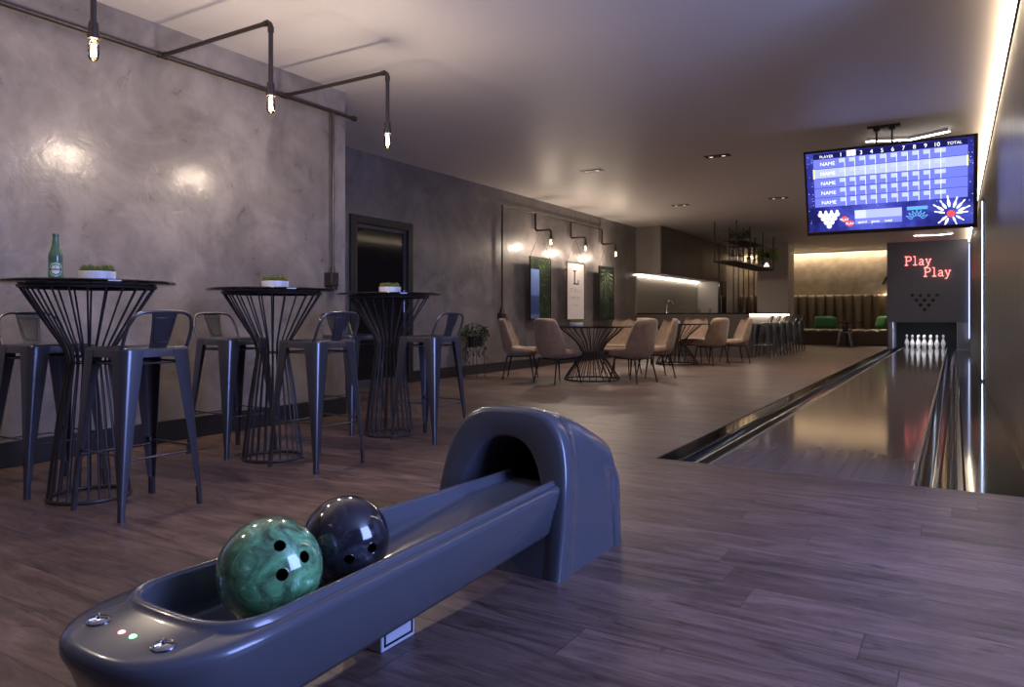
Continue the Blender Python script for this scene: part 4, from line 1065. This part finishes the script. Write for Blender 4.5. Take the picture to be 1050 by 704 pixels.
def text(s, u, v, h, m, o=.0026, sx=1.0):
    cu = bpy.data.curves.new('t', 'FONT'); cu.body = s; cu.size = 1.0; cu.align_x = 'CENTER'
    to = bpy.data.objects.new('t', cu); COL.objects.link(to); bpy.context.view_layer.update()
    me = bpy.data.meshes.new_from_object(to.evaluated_get(bpy.context.evaluated_depsgraph_get())); bpy.data.objects.remove(to)
    for vt in me.vertices:
        x, y = vt.co.x, vt.co.y; vt.co = tp(u+x*h*sx*TH/TW, v-y*h, o)
    me.materials.clear(); me.materials.append(EM[m]); share('screen_text', me, sc_)
text('PLAYER', .135, .075, .045, 'white')
q = MB(); quad(q, .262, .318, .012, .08, .002); put(q, 'turn_highlight', 'white')
for j in range(10): text(str(j+1), .226+.0625*j, .075, .065, 'dark' if j == 1 else 'white')
text('TOTAL', .885, .07, .045, 'white')
for i in range(5): text('NAME', .14, T0+RH*i+.082, .062, 'white')
def disc(mb, u, v, r, o, n=14, sx=1.0): 
    mb.add([tp(u+r*sx*math.cos(2*PI*i/n)*TH/TW, v+r*math.sin(2*PI*i/n), o) for i in range(n)], [tuple(range(n))])
def pin2d(mb, u, v, h, ang, o):   # a flat pin, base at (u, v), pointing along ang
    pr_ = [(-.06,0),(-.12,.3),(-.10,.45),(-.04,.66),(-.07,.85),(-.035,.97),(.035,.97),(.07,.85),(.04,.66),(.10,.45),(.12,.3),(.06,0)]
    c, s = math.cos(ang), math.sin(ang)
    mb.add([tp(u+(x*c+y*s)*h*TH/TW, v-(-x*s+y*c)*h, o) for x, y in pr_], [tuple(range(len(pr_)))])
q = MB()
for r in range(4):
    for j in range(4-r):
        uu = .135+(j-(3-r)/2)*.036; vv = .765+.048*r; disc(q, uu, vv, .029, .0020+.0002*r); disc(q, uu, vv-.036, .016, .0020+.0002*r)
put(q, 'pin_rack_icon', 'white')
q = MB(); disc(q, .235, .835, .040, .0024, 20); disc(q, .268, .890, .040, .0026, 20); put(q, 'red_ball_icon', 'red')
text('PLAY', .235, .853, .042, 'white', .003); text('PLAY', .268, .905, .042, 'white', .0032)
q = MB(); quad(q, .30, .585, .735, .835, .0016); put(q, 'info_panel', 'panel')
q = MB(); quad(q, .30, .37, .735, .835, .0018); put(q, 'info_block', 'panel2')
q = MB(); quad(q, .30, .585, .835, .905, .0016); put(q, 'info_band', 'band')
for s, u in (('speed', .345), ('game', .425), ('total', .505)): text(s, u, .893, .042, 'white')
q = MB(); quad(q, .615, .735, .735, .775, .0016)
for k in range(7):
    a = (k-3)*.36; u0, v0 = .672+.030*math.sin(a), .90-.05*math.cos(a)
    pr_ = [(-.14,.05),(-.16,.4),(-.06,.7),(0,1),(.06,.7),(.16,.4),(.14,.05)]
    P2 = [(u0+(x*math.cos(a)+y*math.sin(a))*.075*TH/TW, v0-(-x*math.sin(a)+y*math.cos(a))*.075) for x, y in pr_]
    for (a0,b0),(a1,b1) in zip(P2, P2[1:]+P2[:1]):
        dx, dy = a1-a0, b1-b0; ll = math.hypot(dx, dy) or 1; nx, ny = -dy/ll*.0022, dx/ll*.0035
        q.add([tp(a0-nx,b0-ny,.002),tp(a1-nx,b1-ny,.002),tp(a1+nx,b1+ny,.002),tp(a0+nx,b0+ny,.002)], [(0,1,2,3)])
put(q, 'pin_outline_art', 'cyan')
q = MB()
for a, r, h in ((-1.35,.035,.11),(-.95,.05,.13),(-.55,.05,.12),(-.15,.055,.14),(.3,.05,.13),(.7,.05,.13),(1.15,.045,.13),(1.5,.03,.12),(2.2,.035,.10),(-2.3,.03,.12),(-2.75,.04,.12),(2.75,.03,.10)):
    pin2d(q, .865+r*math.sin(a), .845-r*math.cos(a)*1.4, h, a, .0022)
put(q, 'flying_pins_art', 'white')
q = MB(); disc(q, .865, .845, .042, .003, 20); put(q, 'red_ball_icon', 'red')
q = MB(); r_ = random.Random(2)
for i in range(40):
    u = r_.choice((r_.uniform(.008,.045), r_.uniform(.962,.985), r_.uniform(.05,.95))); v = r_.uniform(.03,.95) if (u < .046 or u > .96) else r_.uniform(.69,.96); disc(q, u, v, r_.uniform(.003,.006), .0013, 6)
put(q, 'star_specks', 'cell')
mt = MB().box(-.19,.13,-.06,.02,.66,.68)
mt.build('ceiling_plate', M['blackplastic'], tv, smooth=None)
for x in (-.10, .05):
    q = MB().tube([(x,-.02,.66),(x,-.02,.40),(x,.05,.05)], .011, 8); q.box(x-.03,x+.03,-.05,.01,.63,.66); q.build('hanging_pole', M['blackplastic'], tv)
l = bpy.data.lights.new('screen_glow', 'AREA')
bpy.data.lights.remove(l)
